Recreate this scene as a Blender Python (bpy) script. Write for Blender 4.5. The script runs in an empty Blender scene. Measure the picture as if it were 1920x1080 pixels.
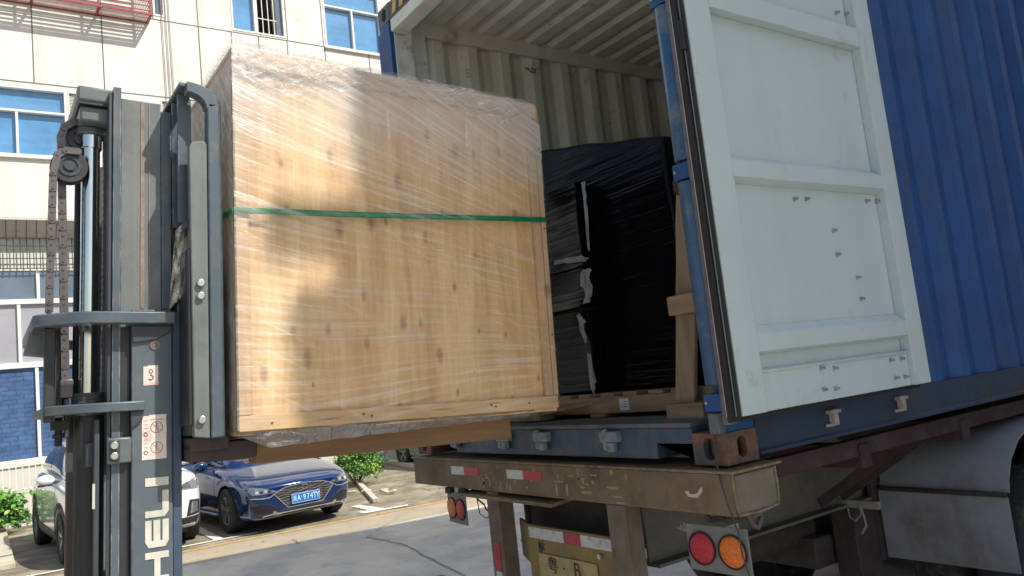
import bpy, bmesh, math, random
from mathutils import Vector, Matrix, noise
from mathutils.bvhtree import BVHTree
rnd = random.Random(7)
R = math.radians
SC = bpy.context.scene
COL = SC.collection

# ------------------------------------------------------------ camera
YAW, PITCH, ROLL, FPX = .9569, .1139, -.1095, 1455.5
CAM = Vector((-2.2632, -1.9651, 1.7072))
_f = Vector((math.cos(YAW)*math.cos(PITCH), math.sin(YAW)*math.cos(PITCH), math.sin(PITCH)))
_r = Vector((math.sin(YAW), -math.cos(YAW), 0)); _u = _r.cross(_f)
c_, s_ = math.cos(ROLL), math.sin(ROLL)
CR = c_*_r + s_*_u; CU = -s_*_r + c_*_u; CF = _f
cd = bpy.data.cameras.new("camera"); cam = bpy.data.objects.new("camera", cd); COL.objects.link(cam)
cam.matrix_world = Matrix(((CR.x, CU.x, -CF.x, CAM.x), (CR.y, CU.y, -CF.y, CAM.y), (CR.z, CU.z, -CF.z, CAM.z), (0, 0, 0, 1)))
cd.sensor_width = 36; cd.lens = 36*FPX/1920; cd.clip_start = .05; cd.clip_end = 2000
SC.camera = cam
def at(px, py, ax, val):
    """point where the sight line through a photo pixel meets the plane axis = val"""
    d = CR*((px-960)/FPX) - CU*((py-540)/FPX) + CF
    return CAM + d*((val-CAM[ax])/d[ax])

# ------------------------------------------------------------ light
SUN = Vector((.369, -.527, .766)).normalized()
w = bpy.data.worlds.new("World"); SC.world = w; w.use_nodes = True
nt = w.node_tree; bg = nt.nodes["Background"]; sky = nt.nodes.new("ShaderNodeTexSky")
sky.sky_type = 'NISHITA'; sky.sun_disc = False; sky.sun_elevation = math.asin(SUN.z)
sky.sun_rotation = math.atan2(SUN.x, SUN.y); sky.air_density = 1.3; sky.dust_density = 2.0
nt.links.new(sky.outputs[0], bg.inputs[0]); bg.inputs[1].default_value = .085
sd = bpy.data.lights.new("sun", 'SUN'); sd.energy = 3.5; sd.angle = R(.33); sd.color = (1, .94, .84)
so = bpy.data.objects.new("sun", sd); COL.objects.link(so)
so.rotation_euler = (-SUN).to_track_quat('-Z', 'Y').to_euler(); so.location = (20, -30, 40)
SC.view_settings.view_transform = 'Standard'; SC.view_settings.look = 'None'
SC.view_settings.exposure = .75; SC.view_settings.gamma = 1

# ------------------------------------------------------------ materials
MATS = {}
def M(name, col, rough=.5, metal=0., var=.12, scale=5., bump=0., bscale=40., dirt_or_shade=None, streak=None, coat=0., spec=.5, alpha=1., wear=None):
    """principled paint: base colour broken up by noise; dirt=(colour, amount, scale); streak=(colour, amount, xy, z)"""
    if name in MATS: return MATS[name]
    m = bpy.data.materials.new(name); m.use_nodes = True; n = m.node_tree; L = n.links.new
    b = n.nodes["Principled BSDF"]; b.inputs["Roughness"].default_value = rough; b.inputs["Metallic"].default_value = metal
    b.inputs["Coat Weight"].default_value = coat; b.inputs["Coat Roughness"].default_value = .06
    b.inputs["Specular IOR Level"].default_value = spec; b.inputs["Alpha"].default_value = alpha
    tc = n.nodes.new("ShaderNodeTexCoord")
    def noi(sc, det=5, vec=None, rg=.6):
        t = n.nodes.new("ShaderNodeTexNoise"); t.inputs["Scale"].default_value = sc; t.inputs["Detail"].default_value = det; t.inputs["Roughness"].default_value = rg
        L(vec or tc.outputs["Object"], t.inputs["Vector"]); return t.outputs["Fac"]
    def ramp(o, a, bb):
        r = n.nodes.new("ShaderNodeMapRange"); r.inputs[1].default_value = a; r.inputs[2].default_value = bb; L(o, r.inputs[0]); return r.outputs[0]
    def mix(f, a, bcol, typ='MIX'):
        x = n.nodes.new("ShaderNodeMix"); x.data_type = 'RGBA'; x.blend_type = typ
        if hasattr(f, 'links') or not isinstance(f, (int, float)): L(f, x.inputs[0])
        else: x.inputs[0].default_value = f
        for s, i in ((a, 6), (bcol, 7)):
            if isinstance(s, tuple): x.inputs[i].default_value = (*s, 1)
            else: L(s, x.inputs[i])
        return x.outputs[2]
    f = ramp(noi(scale), .3, .7)
    c = mix(f, tuple(v*(1-var) for v in col), tuple(min(1, v*(1+var)) for v in col))
    if dirt_or_shade:
        dc, da, ds = dirt_or_shade[:3]; f2 = ramp(noi(ds, 8, rg=.7), .62-da*.35, .74-da*.2); c = mix(f2, c, dc)
    if streak:
        dc, da, sxy, sz = streak; mp = n.nodes.new("ShaderNodeMapping"); mp.inputs["Scale"].default_value = (sxy, sxy, sz)
        L(tc.outputs["Object"], mp.inputs[0]); f3 = ramp(noi(1, 4, mp.outputs[0]), .5, .85)
        mm = n.nodes.new("ShaderNodeMath"); mm.operation = 'MULTIPLY'; mm.inputs[1].default_value = da; L(f3, mm.inputs[0]); c = mix(mm.outputs[0], c, dc)
    if wear:   # paint rubbed off along the edges
        be = n.nodes.new("ShaderNodeBevel"); be.samples = 4; be.inputs["Radius"].default_value = wear[1]; ge = n.nodes.new("ShaderNodeNewGeometry"); vm = n.nodes.new("ShaderNodeVectorMath"); vm.operation = 'DOT_PRODUCT'
        L(be.outputs[0], vm.inputs[0]); L(ge.outputs["Normal"], vm.inputs[1]); e1 = n.nodes.new("ShaderNodeMapRange"); e1.inputs[1].default_value = .985; e1.inputs[2].default_value = .90; L(vm.outputs["Value"], e1.inputs[0])
        e2 = n.nodes.new("ShaderNodeMath"); e2.operation = 'MULTIPLY'; L(e1.outputs[0], e2.inputs[0]); L(ramp(noi(22, 6), .42, .62), e2.inputs[1]); c = mix(e2.outputs[0], c, wear[0])
    L(c, b.inputs["Base Color"])
    rr = ramp(noi(scale*3), .2, .8); rm = n.nodes.new("ShaderNodeMapRange"); rm.inputs[3].default_value = max(0, rough*.8); rm.inputs[4].default_value = min(1, rough*1.25); L(rr, rm.inputs[0]); L(rm.outputs[0], b.inputs["Roughness"])
    if bump:
        bp = n.nodes.new("ShaderNodeBump"); bp.inputs["Strength"].default_value = bump; bp.inputs["Distance"].default_value = .01
        L(noi(bscale, 8), bp.inputs["Height"]); L(bp.outputs[0], b.inputs["Normal"])
    MATS[name] = m; return m

def wood_mat(name, dark, light, axis='z', knots=True, rough=.65, var=1.):
    if name in MATS: return MATS[name]
    m = bpy.data.materials.new(name); m.use_nodes = True; n = m.node_tree; L = n.links.new; b = n.nodes["Principled BSDF"]
    tc = n.nodes.new("ShaderNodeTexCoord"); mp = n.nodes.new("ShaderNodeMapping")
    st = {'z': (9, 9, .9), 'x': (.9, 9, 9), 'y': (9, .9, 9)}[axis]; mp.inputs["Scale"].default_value = st; L(tc.outputs["Object"], mp.inputs[0])
    t = n.nodes.new("ShaderNodeTexNoise"); t.inputs["Scale"].default_value = 1.6; t.inputs["Detail"].default_value = 7; t.inputs["Distortion"].default_value = .6; L(mp.outputs[0], t.inputs["Vector"])
    cr = n.nodes.new("ShaderNodeValToRGB"); cr.color_ramp.elements[0].position = .3; cr.color_ramp.elements[1].position = .7
    cr.color_ramp.elements[0].color = (*dark, 1); cr.color_ramp.elements[1].color = (*light, 1); L(t.outputs[0], cr.inputs[0])
    out = cr.outputs[0]
    fine = n.nodes.new("ShaderNodeTexNoise"); fine.inputs["Scale"].default_value = 9; fine.inputs["Detail"].default_value = 6; L(mp.outputs[0], fine.inputs["Vector"])
    mx = n.nodes.new("ShaderNodeMix"); mx.data_type = 'RGBA'; mx.blend_type = 'MULTIPLY'; mx.inputs[0].default_value = .22; L(out, mx.inputs[6])
    f2 = n.nodes.new("ShaderNodeValToRGB"); f2.color_ramp.elements[0].position = .38; f2.color_ramp.elements[1].position = .6; f2.color_ramp.elements[0].color = (.5, .42, .35, 1); L(fine.outputs[0], f2.inputs[0]); L(f2.outputs[0], mx.inputs[7]); out = mx.outputs[2]
    if knots:
        sx = n.nodes.new("ShaderNodeSeparateXYZ"); L(tc.outputs["Object"], sx.inputs[0]); cb = n.nodes.new("ShaderNodeCombineXYZ"); L(sx.outputs[0], cb.inputs[0]); L(sx.outputs[2], cb.inputs[1])
        mk = n.nodes.new("ShaderNodeMapping"); mk.inputs["Scale"].default_value = {'z': (7.6, 3.4, 1), 'x': (2.6, 30, 1), 'y': (6.5, 3.6, 1)}[axis]; L(cb.outputs[0], mk.inputs[0])
        st2 = n.nodes.new("ShaderNodeMapping"); st2.inputs["Scale"].default_value = (3.6, 0, 0); L(cb.outputs[0], st2.inputs[0]); vs = n.nodes.new("ShaderNodeTexVoronoi"); vs.voronoi_dimensions = '2D'; vs.inputs["Scale"].default_value = 1; L(st2.outputs[0], vs.inputs["Vector"])
        hs_ = n.nodes.new("ShaderNodeMix"); hs_.data_type = 'RGBA'; hs_.blend_type = 'SOFT_LIGHT'; hs_.inputs[0].default_value = .14; L(out, hs_.inputs[6]); L(vs.outputs["Color"], hs_.inputs[7]); bwn = n.nodes.new("ShaderNodeRGBToBW"); L(vs.outputs["Color"], bwn.inputs[0]); L(bwn.outputs[0], hs_.inputs[7]); out = hs_.outputs[2]
        v = n.nodes.new("ShaderNodeTexVoronoi"); v.voronoi_dimensions = '2D'; v.inputs["Scale"].default_value = 1.; v.inputs["Randomness"].default_value = 1; L(mk.outputs[0], v.inputs["Vector"])
        kr = n.nodes.new("ShaderNodeValToRGB"); kr.color_ramp.elements[0].position = .03; kr.color_ramp.elements[0].color = (1, 1, 1, 1); kr.color_ramp.elements[1].position = .095; kr.color_ramp.elements[1].color = (0, 0, 0, 1); sr = n.nodes.new("ShaderNodeSeparateColor"); L(v.outputs["Color"], sr.inputs[0]); ms = n.nodes.new("ShaderNodeMapRange"); ms.inputs[3].default_value = .35; ms.inputs[4].default_value = 1.7; L(sr.outputs[0], ms.inputs[0])
        dv = n.nodes.new("ShaderNodeMath"); dv.operation = 'DIVIDE'; L(v.outputs["Distance"], dv.inputs[0]); L(ms.outputs[0], dv.inputs[1]); L(dv.outputs[0], kr.inputs[0])
        mm = n.nodes.new("ShaderNodeMix"); mm.data_type = 'RGBA'; L(kr.outputs[0], mm.inputs[0]); L(out, mm.inputs[6]); mm.inputs[7].default_value = (dark[0]*.42, dark[1]*.3, dark[2]*.25, 1)
        mf = n.nodes.new("ShaderNodeMath"); mf.operation = 'MULTIPLY'; mf.inputs[1].default_value = .62; L(kr.outputs[0], mf.inputs[0]); L(mf.outputs[0], mm.inputs[0]); out = mm.outputs[2]
    L(out, b.inputs["Base Color"]); b.inputs["Roughness"].default_value = rough
    bp = n.nodes.new("ShaderNodeBump"); bp.inputs["Strength"].default_value = .25; bp.inputs["Distance"].default_value = .004; L(fine.outputs[0], bp.inputs["Height"]); L(bp.outputs[0], b.inputs["Normal"])
    MATS[name] = m; return m

def film_mat(name, base, amt, tint=(.9, .92, .93), rough=.25, crumple=0., two=False, lo=.47):
    """stretch film: clear sheet, whiter where it is pulled into streaks (UV v runs across the streaks)"""
    m = bpy.data.materials.new(name); m.use_nodes = True; n = m.node_tree; L = n.links.new; n.nodes.clear()
    o = n.nodes.new("ShaderNodeOutputMaterial"); tr = n.nodes.new("ShaderNodeBsdfTransparent"); p = n.nodes.new("ShaderNodeBsdfPrincipled"); mx = n.nodes.new("ShaderNodeMixShader")
    p.inputs["Base Color"].default_value = (*tint, 1); p.inputs["Roughness"].default_value = rough; p.inputs["Specular IOR Level"].default_value = .8
    uv = n.nodes.new("ShaderNodeUVMap"); uv.uv_map = "film"
    mp = n.nodes.new("ShaderNodeMapping"); mp.inputs["Scale"].default_value = (1.3, 62, 1); L(uv.outputs[0], mp.inputs[0])
    t = n.nodes.new("ShaderNodeTexNoise"); t.inputs["Scale"].default_value = 1; t.inputs["Detail"].default_value = 5; t.inputs["Roughness"].default_value = .7; L(mp.outputs[0], t.inputs["Vector"])
    r = n.nodes.new("ShaderNodeMapRange"); r.inputs[1].default_value = lo; r.inputs[2].default_value = .75; r.inputs[3].default_value = base; r.inputs[4].default_value = base+amt; L(t.outputs[0], r.inputs[0])
    tc = n.nodes.new("ShaderNodeTexCoord"); t2 = n.nodes.new("ShaderNodeTexNoise"); t2.inputs["Scale"].default_value = 3; t2.inputs["Detail"].default_value = 3; L(tc.outputs["Object"], t2.inputs["Vector"])
    r2 = n.nodes.new("ShaderNodeMapRange"); r2.inputs[1].default_value = .35; r2.inputs[2].default_value = .65; r2.inputs[3].default_value = .45; r2.inputs[4].default_value = 1.25; L(t2.outputs[0], r2.inputs[0])
    mu = n.nodes.new("ShaderNodeMath"); mu.operation = 'MULTIPLY'; L(r.outputs[0], mu.inputs[0]); L(r2.outputs[0], mu.inputs[1])
    at_ = n.nodes.new("ShaderNodeAttribute"); at_.attribute_name = "dens"
    mo_ = mu.outputs[0]
    if two:
        u2 = n.nodes.new("ShaderNodeUVMap"); u2.uv_map = "film2"; m2 = n.nodes.new("ShaderNodeMapping"); m2.inputs["Scale"].default_value = (.9, 55, 1); m2.inputs["Location"].default_value = (5, 3, 0); L(u2.outputs[0], m2.inputs[0])
        t4 = n.nodes.new("ShaderNodeTexNoise"); t4.inputs["Scale"].default_value = 1; t4.inputs["Detail"].default_value = 6; t4.inputs["Roughness"].default_value = .72; L(m2.outputs[0], t4.inputs["Vector"])
        r4 = n.nodes.new("ShaderNodeMapRange"); r4.inputs[1].default_value = .53; r4.inputs[2].default_value = .78; r4.inputs[3].default_value = 0; r4.inputs[4].default_value = amt*.6; L(t4.outputs[0], r4.inputs[0])
        mm_ = n.nodes.new("ShaderNodeMath"); mm_.operation = 'ADD'; L(mo_, mm_.inputs[0]); L(r4.outputs[0], mm_.inputs[1]); mo_ = mm_.outputs[0]
    ad = n.nodes.new("ShaderNodeMath"); ad.operation = 'ADD'; ad.use_clamp = True; L(mo_, ad.inputs[0]); L(at_.outputs["Fac"], ad.inputs[1])
    L(ad.outputs[0], mx.inputs[0]); L(tr.outputs[0], mx.inputs[1]); L(p.outputs[0], mx.inputs[2]); L(mx.outputs[0], o.inputs[0])
    bp = n.nodes.new("ShaderNodeBump"); bp.inputs["Strength"].default_value = .8; bp.inputs["Distance"].default_value = .006; L(t.outputs[0], bp.inputs["Height"])
    if crumple:
        t3 = n.nodes.new("ShaderNodeTexNoise"); t3.inputs["Scale"].default_value = 14; t3.inputs["Detail"].default_value = 6; t3.inputs["Distortion"].default_value = 2.5; L(tc.outputs["Object"], t3.inputs["Vector"])
        b2 = n.nodes.new("ShaderNodeBump"); b2.inputs["Strength"].default_value = crumple; b2.inputs["Distance"].default_value = .03; L(t3.outputs[0], b2.inputs["Height"]); L(bp.outputs[0], b2.inputs["Normal"]); bp = b2
    L(bp.outputs[0], p.inputs["Normal"])
    MATS[name] = m; return m

# ------------------------------------------------------------ mesh helpers
def box(bm, x0, x1, y0, y1, z0, z1):
    v = [bm.verts.new(q) for q in ((x0,y0,z0),(x1,y0,z0),(x1,y1,z0),(x0,y1,z0),(x0,y0,z1),(x1,y0,z1),(x1,y1,z1),(x0,y1,z1))]
    for f in ((0,3,2,1),(4,5,6,7),(0,1,5,4),(1,2,6,5),(2,3,7,6),(3,0,4,7)): bm.faces.new([v[i] for i in f])
    return v
def obox(bm, c, size, rot):
    hx, hy, hz = [s/2 for s in size]; vs = box(bm, -hx, hx, -hy, hy, -hz, hz); mt = Matrix.Translation(c) @ rot.to_4x4()
    for v in vs: v.co = mt @ v.co
    return vs
def beam(bm, p, q, w, h, up=Vector((0, 0, 1))):
    p, q = Vector(p), Vector(q); d = (q-p); L = d.length; d.normalize(); s = d.cross(up)
    if s.length < 1e-5: s = d.cross(Vector((0, 1, 0)))
    s.normalize(); u = s.cross(d); rot = Matrix((d, s, u)).transposed(); return obox(bm, (p+q)/2, (L, w, h), rot)
def cyl(bm, p, q, r0, r1=None, seg=20, cap=True):
    p, q = Vector(p), Vector(q); r1 = r0 if r1 is None else r1; d = (q-p).normalized(); a = d.orthogonal().normalized(); b = d.cross(a)
    A = []; B = []
    for i in range(seg):
        t = 2*math.pi*i/seg; o = a*math.cos(t)+b*math.sin(t); A.append(bm.verts.new(p+o*r0)); B.append(bm.verts.new(q+o*r1))
    for i in range(seg):
        j = (i+1) % seg; bm.faces.new((A[i], A[j], B[j], B[i]))
    if cap: bm.faces.new(A[::-1]); bm.faces.new(B)
def tube(bm, pts, r, seg=8):
    pts = [Vector(p) for p in pts]; rings = []; prev = None
    for i, p in enumerate(pts):
        d = (pts[min(i+1, len(pts)-1)]-pts[max(i-1, 0)]).normalized()
        a = (prev - d*prev.dot(d)).normalized() if prev else d.orthogonal().normalized(); prev = a; b = d.cross(a)
        rr = r[i] if isinstance(r, (list, tuple)) else r
        rings.append([bm.verts.new(p+(a*math.cos(2*math.pi*k/seg)+b*math.sin(2*math.pi*k/seg))*rr) for k in range(seg)])
    for A, B in zip(rings, rings[1:]):
        for k in range(seg): j = (k+1) % seg; bm.faces.new((A[k], A[j], B[j], B[k]))
    bm.faces.new(rings[0][::-1]); bm.faces.new(rings[-1])
def prism(bm, pts, ax, a, b):
    """polygon pts in the two other axes (in xyz order), extruded along axis ax from a to b"""
    def P(p, t): return ((t, p[0], p[1]), (p[0], t, p[1]), (p[0], p[1], t))[ax]
    A = [bm.verts.new(P(p, a)) for p in pts]; B = [bm.verts.new(P(p, b)) for p in pts]; n = len(pts)
    for i in range(n): j = (i+1) % n; bm.faces.new((A[i], A[j], B[j], B[i]))
    bm.faces.new(A[::-1]); bm.faces.new(B)
def ring(bm, c, ax, r0, r1, t0, t1, seg=28):
    def P(x, y, t): return ((t, c[0]+x, c[1]+y), (c[0]+x, t, c[1]+y), (c[0]+x, c[1]+y, t))[ax]
    V = [[bm.verts.new(P(r*math.cos(2*math.pi*i/seg), r*math.sin(2*math.pi*i/seg), t)) for i in range(seg)] for r, t in ((r0, t0), (r1, t0), (r1, t1), (r0, t1))]
    for k in range(4):
        A, B = V[k], V[(k+1) % 4]
        for i in range(seg): j = (i+1) % seg; bm.faces.new((A[i], A[j], B[j], B[i]))
def link(name, data, parent=None, label=None, cat=None, group=None, kind=None):
    o = bpy.data.objects.new(name, data); COL.objects.link(o)
    if parent: o.parent = parent
    tag(o, label, cat, group, kind); return o
def tag(o, label=None, cat=None, group=None, kind=None):
    if label: o["label"] = label
    if cat: o["category"] = cat
    if group: o["group"] = group
    if kind: o["kind"] = kind
def mo(name, bm, mat, parent=None, bevel=0, ang=35, seg=2, fix=True, **kw):
    if fix: bmesh.ops.recalc_face_normals(bm, faces=bm.faces)
    me = bpy.data.meshes.new(name); bm.to_mesh(me); bm.free()
    for m in (mat if isinstance(mat, (list, tuple)) else [mat]): me.materials.append(m)
    for p in me.polygons: p.use_smooth = True
    me.set_sharp_from_angle(angle=R(ang))
    o = link(name, me, parent, **kw)
    if bevel:
        b = o.modifiers.new("bevel", 'BEVEL'); b.width = bevel; b.segments = seg; b.limit_method = 'ANGLE'; b.angle_limit = R(40); b.harden_normals = False
    return o
def nb(): return bmesh.new()
def mbox(name, mat, *b, parent=None, bevel=0, **kw):
    bm = nb(); box(bm, *b); return mo(name, bm, mat, parent, bevel, **kw)
def empty(name, loc=(0, 0, 0), rot=(0, 0, 0), **kw):
    o = link(name, None, **kw); o.location = loc; o.rotation_euler = rot; o.empty_display_size = .2; return o
def text(name, s, size, mat, mtx, parent=None, depth=.0008, **kw):
    cu = bpy.data.curves.new(name, 'FONT'); cu.body = s; cu.size = size; cu.extrude = depth; cu.align_x = 'CENTER'; cu.align_y = 'CENTER'; cu.resolution_u = 4
    t = bpy.data.objects.new(name, cu); COL.objects.link(t); dg = bpy.context.evaluated_depsgraph_get(); dg.update()
    me = bpy.data.meshes.new_from_object(t.evaluated_get(dg)); bpy.data.objects.remove(t); bpy.data.curves.remove(cu)
    me.transform(mtx); me.materials.clear(); me.materials.append(mat); return link(name, me, parent, **kw)
def copy_tree(o, parent=None):
    c = o.copy(); COL.objects.link(c)
    if parent: c.parent = parent; c.matrix_parent_inverse = o.matrix_parent_inverse
    for ch in list(o.children): copy_tree(ch, c)
    return c
def rotm(ax, a): return Matrix.Rotation(a, 3, ax)

# ------------------------------------------------------------ shared materials
BLUE = M("blue container paint", (.010, .070, .225), .5, var=.2, scale=2.5, bump=.12, bscale=14, streak=((.05, .115, .22), .5, 7, .35), dirt_or_shade=((.05, .06, .09), .14, 3.5))
BEIGE = M("grey white inner paint", (.71, .72, .66), .5, var=.1, scale=2, bump=.06, bscale=12, streak=((.33, .31, .25), .6, 5, .5), dirt_or_shade=((.28, .24, .18), .10, 4))
DOORW = M("pale door paint", (.50, .585, .60), .42, wear=((.36, .33, .28), .005), var=.05, scale=2, bump=.08, bscale=9, streak=((.44, .52, .50), .8, 5, .4), dirt_or_shade=((.40, .43, .39), .14, 4))
RUST = M("rusty corner steel", (.20, .085, .05), .8, var=.5, scale=18, bump=.6, bscale=60, dirt_or_shade=((.05, .07, .085), .55, 7))
GREYB = M("worn blue grey steel", (.10, .125, .14), .6, var=.3, scale=9, bump=.3, bscale=50, dirt_or_shade=((.19, .10, .065), .35, 8))
BLACKR = M("black rubber", (.018, .018, .02), .75, var=.2, scale=20, bump=.2)
DARK = M("dark underside steel", (.055, .040, .038), .8, var=.35, scale=6, bump=.3)
REDDARK = M("dark red chassis paint", (.042, .018, .02), .7, var=.3, scale=5, bump=.25, dirt_or_shade=((.05, .045, .042), .4, 5))
MUD = M("muddy brown chassis paint", (.18, .13, .075), .75, wear=((.34, .27, .19), .010), var=.35, scale=6, bump=.35, bscale=35, dirt_or_shade=((.20, .15, .10), .35, 9), streak=((.07, .05, .035), .6, 9, 1.2))
CHROME = M("bright chrome", (.75, .77, .8), .12, 1, var=.03)
STEEL = M("zinc bolt steel", (.55, .56, .54), .35, .9, var=.1, scale=20)
LAMPR = M("red lamp lens", (.45, .02, .035), .25, var=.2, scale=90, bump=.5, bscale=160)
LAMPA = M("amber lamp lens", (.75, .18, .02), .25, var=.25, scale=90, bump=.6, bscale=160)
REFW = M("white reflective tape", (.55, .57, .55), .35, var=.12, scale=30, dirt_or_shade=((.25, .22, .18), .25, 20))
REFR = M("red reflective tape", (.42, .03, .05), .35, var=.2, scale=30, dirt_or_shade=((.2, .1, .07), .2, 20))
WHITE = M("white lettering paint", (.56, .54, .47), .5, var=.12, scale=14, streak=((.35, .38, .36), .7, 40, 5))

# ------------------------------------------------------------ setting
GZ = -.12   # ground level
def gp(x, y): return (CAM.x+(x-CAM.x)*1.07, CAM.y+(y-CAM.y)*1.07)
def quad(name, pts, z, mat, **kw):
    bm = nb(); bm.faces.new([bm.verts.new((*gp(x, y), z+GZ)) for x, y in pts]); return mo(name, bm, mat, **kw)
ASPH = M("grey road surface", (.62, .56, .465), .85, var=.12, scale=.9, bump=.35, bscale=60, dirt_or_shade=((.36, .355, .34), .5, 1.1), streak=((.42, .41, .38), .8, 30, 30))
CONC = M("old parking concrete", (.29, .25, .18), .9, var=.28, scale=2.2, bump=.6, bscale=30, dirt_or_shade=((.13, .11, .075), .6, 1.8), streak=((.36, .32, .24), .7, 3, 3))  # dark patches are grime plus tree-dappled shade put into the colour
KERB = M("pale concrete strip", (.36, .30, .215), .85, var=.14, scale=2.5, bump=.4, bscale=40)
YEL = M("worn yellow line paint", (.50, .31, .09), .75, var=.18, scale=9, dirt_or_shade=((.5, .42, .3), .35, 9))
WLINE = M("worn white line paint", (.70, .68, .60), .75, var=.1, scale=8, dirt_or_shade=((.45, .4, .32), .3, 7))
quad("ground", [(-400, -400), (400, -400), (400, 400), (-400, 400)], 0, CONC, kind="structure")
def ly(x, off=0): return 8.70-.075*(x+.155)+off
quad("road", [(-60, -7.2), (70, -7.2), (70, ly(70, -.97)), (-60, ly(-60, -.97))], .004, ASPH, kind="structure")
quad("concrete_strip", [(-60, ly(-60, -.97)), (70, ly(70, -.97)), (70, ly(70, -.07)), (-60, ly(-60, -.07))], .005, KERB, kind="structure")
quad("yellow_line", [(-60, ly(-60, -.07)), (70, ly(70, -.07)), (70, ly(70, .05)), (-60, ly(-60, .05))], .009, YEL, kind="structure")
quad("parking_line", [(-3.5, 9.32), (.85, 8.98), (.85, 9.07), (-3.5, 9.42)], .010, WLINE, kind="structure")
quad("parking_line", [(2.30, 8.78), (2.95, 8.68), (3.0, 8.80), (2.66, 8.86), (2.62, 9.7), (2.48, 9.7), (2.46, 9.0), (2.3, 9.02)], .010, WLINE, kind="structure")
quad("parking_line", [(.30, 9.1), (.42, 9.1), (.52, 12.5), (.40, 12.5)], .0115, WLINE, kind="structure")
CRK = M("dark crack filler", (.20, .195, .18), .9)
for pts in ([(2.4, 9.1-1.2), (1.55, 7.0), (1.62, 6.2), (1.3, 4.4), (1.1, 3.0)], [(.95, 7.9), (.93, 7.55), (1.2, 7.6), (1.5, 7.5)], [(3.2, 12.4), (3.7, 10.6), (4.0, 10.2), (3.85, 9.6)]):
    bm = nb(); P = []
    for (a, b) in zip(pts, pts[1:]):
        for k in range(7): t = k/7; P.append(Vector((*gp(a[0]+(b[0]-a[0])*t+rnd.uniform(-.02, .02), a[1]+(b[1]-a[1])*t+rnd.uniform(-.03, .03)), GZ+.0135)))
    A = [bm.verts.new(p-Vector((.006+rnd.random()*.005, .004, 0))) for p in P]; B = [bm.verts.new(p+Vector((.006+rnd.random()*.005, .004, 0))) for p in P]
    for i in range(len(P)-1): bm.faces.new((A[i], A[i+1], B[i+1], B[i]))
    mo("road_crack", bm, CRK, kind="structure")
# raised kerb beside the planting, running back to the building
KB = M("light kerb stone", (.5, .45, .34), .85, var=.2, scale=4, bump=.4)
bm = nb(); beam(bm, (*gp(5.15, 11.0), GZ+.05), (*gp(5.9, 15.9), GZ+.05), .16, .1); mo("kerb", bm, KB, bevel=.01, kind="structure")
bm = nb(); beam(bm, (*gp(2.85, 9.6), GZ+.035), (*gp(4.35, 14.2), GZ+.035), .10, .07); mo("kerb", bm, KB, bevel=.01, kind="structure")
bm = nb(); beam(bm, (*gp(-1.98, 10.1), GZ+.04), (*gp(-1.95, 15.2), GZ+.04), .22, .08); mo("kerb", bm, KB, bevel=.01, kind="structure")

bm = nb()
for k in range(900):
    x, y = rnd.uniform(-2.5, 9), rnd.uniform(7.9, 16.5)
    if rnd.random() < .35: x, y = rnd.uniform(2.3, 6), rnd.uniform(8.8, 14)
    x, y = gp(x, y); r_ = rnd.uniform(.008, .032); a = rnd.uniform(0, 6.3); z = GZ+.013+rnd.random()*.01
    v = [bm.verts.new((x+math.cos(a+q)*r_*m_, y+math.sin(a+q)*r_*m_, z+rnd.uniform(0, .008))) for q, m_ in ((0, 1.2), (1.4, .6), (3.1, 1), (4.6, .5))]; bm.faces.new(v).material_index = rnd.choice((0, 0, 1, 2))
mo("fallen_leaves", bm, [M("brown leaf litter", (.16, .10, .05), .9), M("pale grit", (.45, .41, .33), .9), M("dark grit", (.08, .07, .055), .9)], fix=False, label="scattered leaf litter and grit on the parking concrete", cat="leaf litter", kind="stuff")

# ------------------------------------------------------------ buildings
FY = 16.0
PANEL = M("cream facade panel", (.74, .72, .67), .7, var=.06, scale=.8, streak=((.50, .45, .36), .8, 2.6, .14), dirt_or_shade=((.58, .54, .46), .25, .7), bump=.05)
JOINT = M("dark panel joint", (.16, .14, .12), .9)
WFR = M("white window frame", (.78, .77, .72), .5, var=.05)
GLASS = M("blue tinted window glass", (.10, .27, .50), .05, var=.28, scale=1.1, spec=.9, bump=.06, bscale=2, streak=((.22, .42, .62), .5, .5, 9))  # uneven tone painted in to vary the reflections
GLASSD = M("dusky window glass", (.12, .16, .22), .12, var=.2, scale=1.5, spec=.8)
GREYP = M("grey soffit cladding", (.42, .41, .36), .8, var=.1, scale=3)  # plain grey base for the sloped soffit
BARM = M("dark iron bars", (.05, .05, .055), .6, .2)
BR = M("dark room interior", (.045, .035, .03), .95)
bld = empty("office_building", (5, FY, 0), label="cream panelled office building with blue tinted windows behind the parked cars", cat="building")
def bp(name, bm, mat, parent=None, **kw):
    o = mo(name, bm, mat, parent or bld, **kw)
    if parent is None: o.location = (-5, -FY, 0)
    return o
X0, X1, ZT = -9., 26., 14.
# windows: (x0,x1,z0,z1,[mullion x],[transom z],glass, kind)
WINS = [(3.05, 3.64, 10.68, 12.4, [], [], GLASS, 'p'), (3.64, 4.36, 10.68, 12.4, [], [], BR, 'b'), (5.40, 7.02, 10.64, 12.4, [6.2], [11.78], GLASS, 'w'),
        (-3.2, -.50, 7.22, 8.70, [-1.40], [8.18], GLASS, 'w'), (-.47, -.27, 7.9, 8.68, [], [], BR, 'v'), (1.36, 1.54, 8.0, 8.72, [], [], BR, 'v'), (1.30, 1.56, 10.72, 12.4, [], [], GLASSD, 'p'),
        (8.2, 9.9, 10.64, 12.4, [9.0], [11.78], GLASS, 'w'), (2.9, 4.5, 7.22, 8.7, [3.7], [8.18], GLASS, 'w'), (5.4, 7.0, 7.22, 8.7, [6.2], [8.18], GLASS, 'w')]
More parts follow.
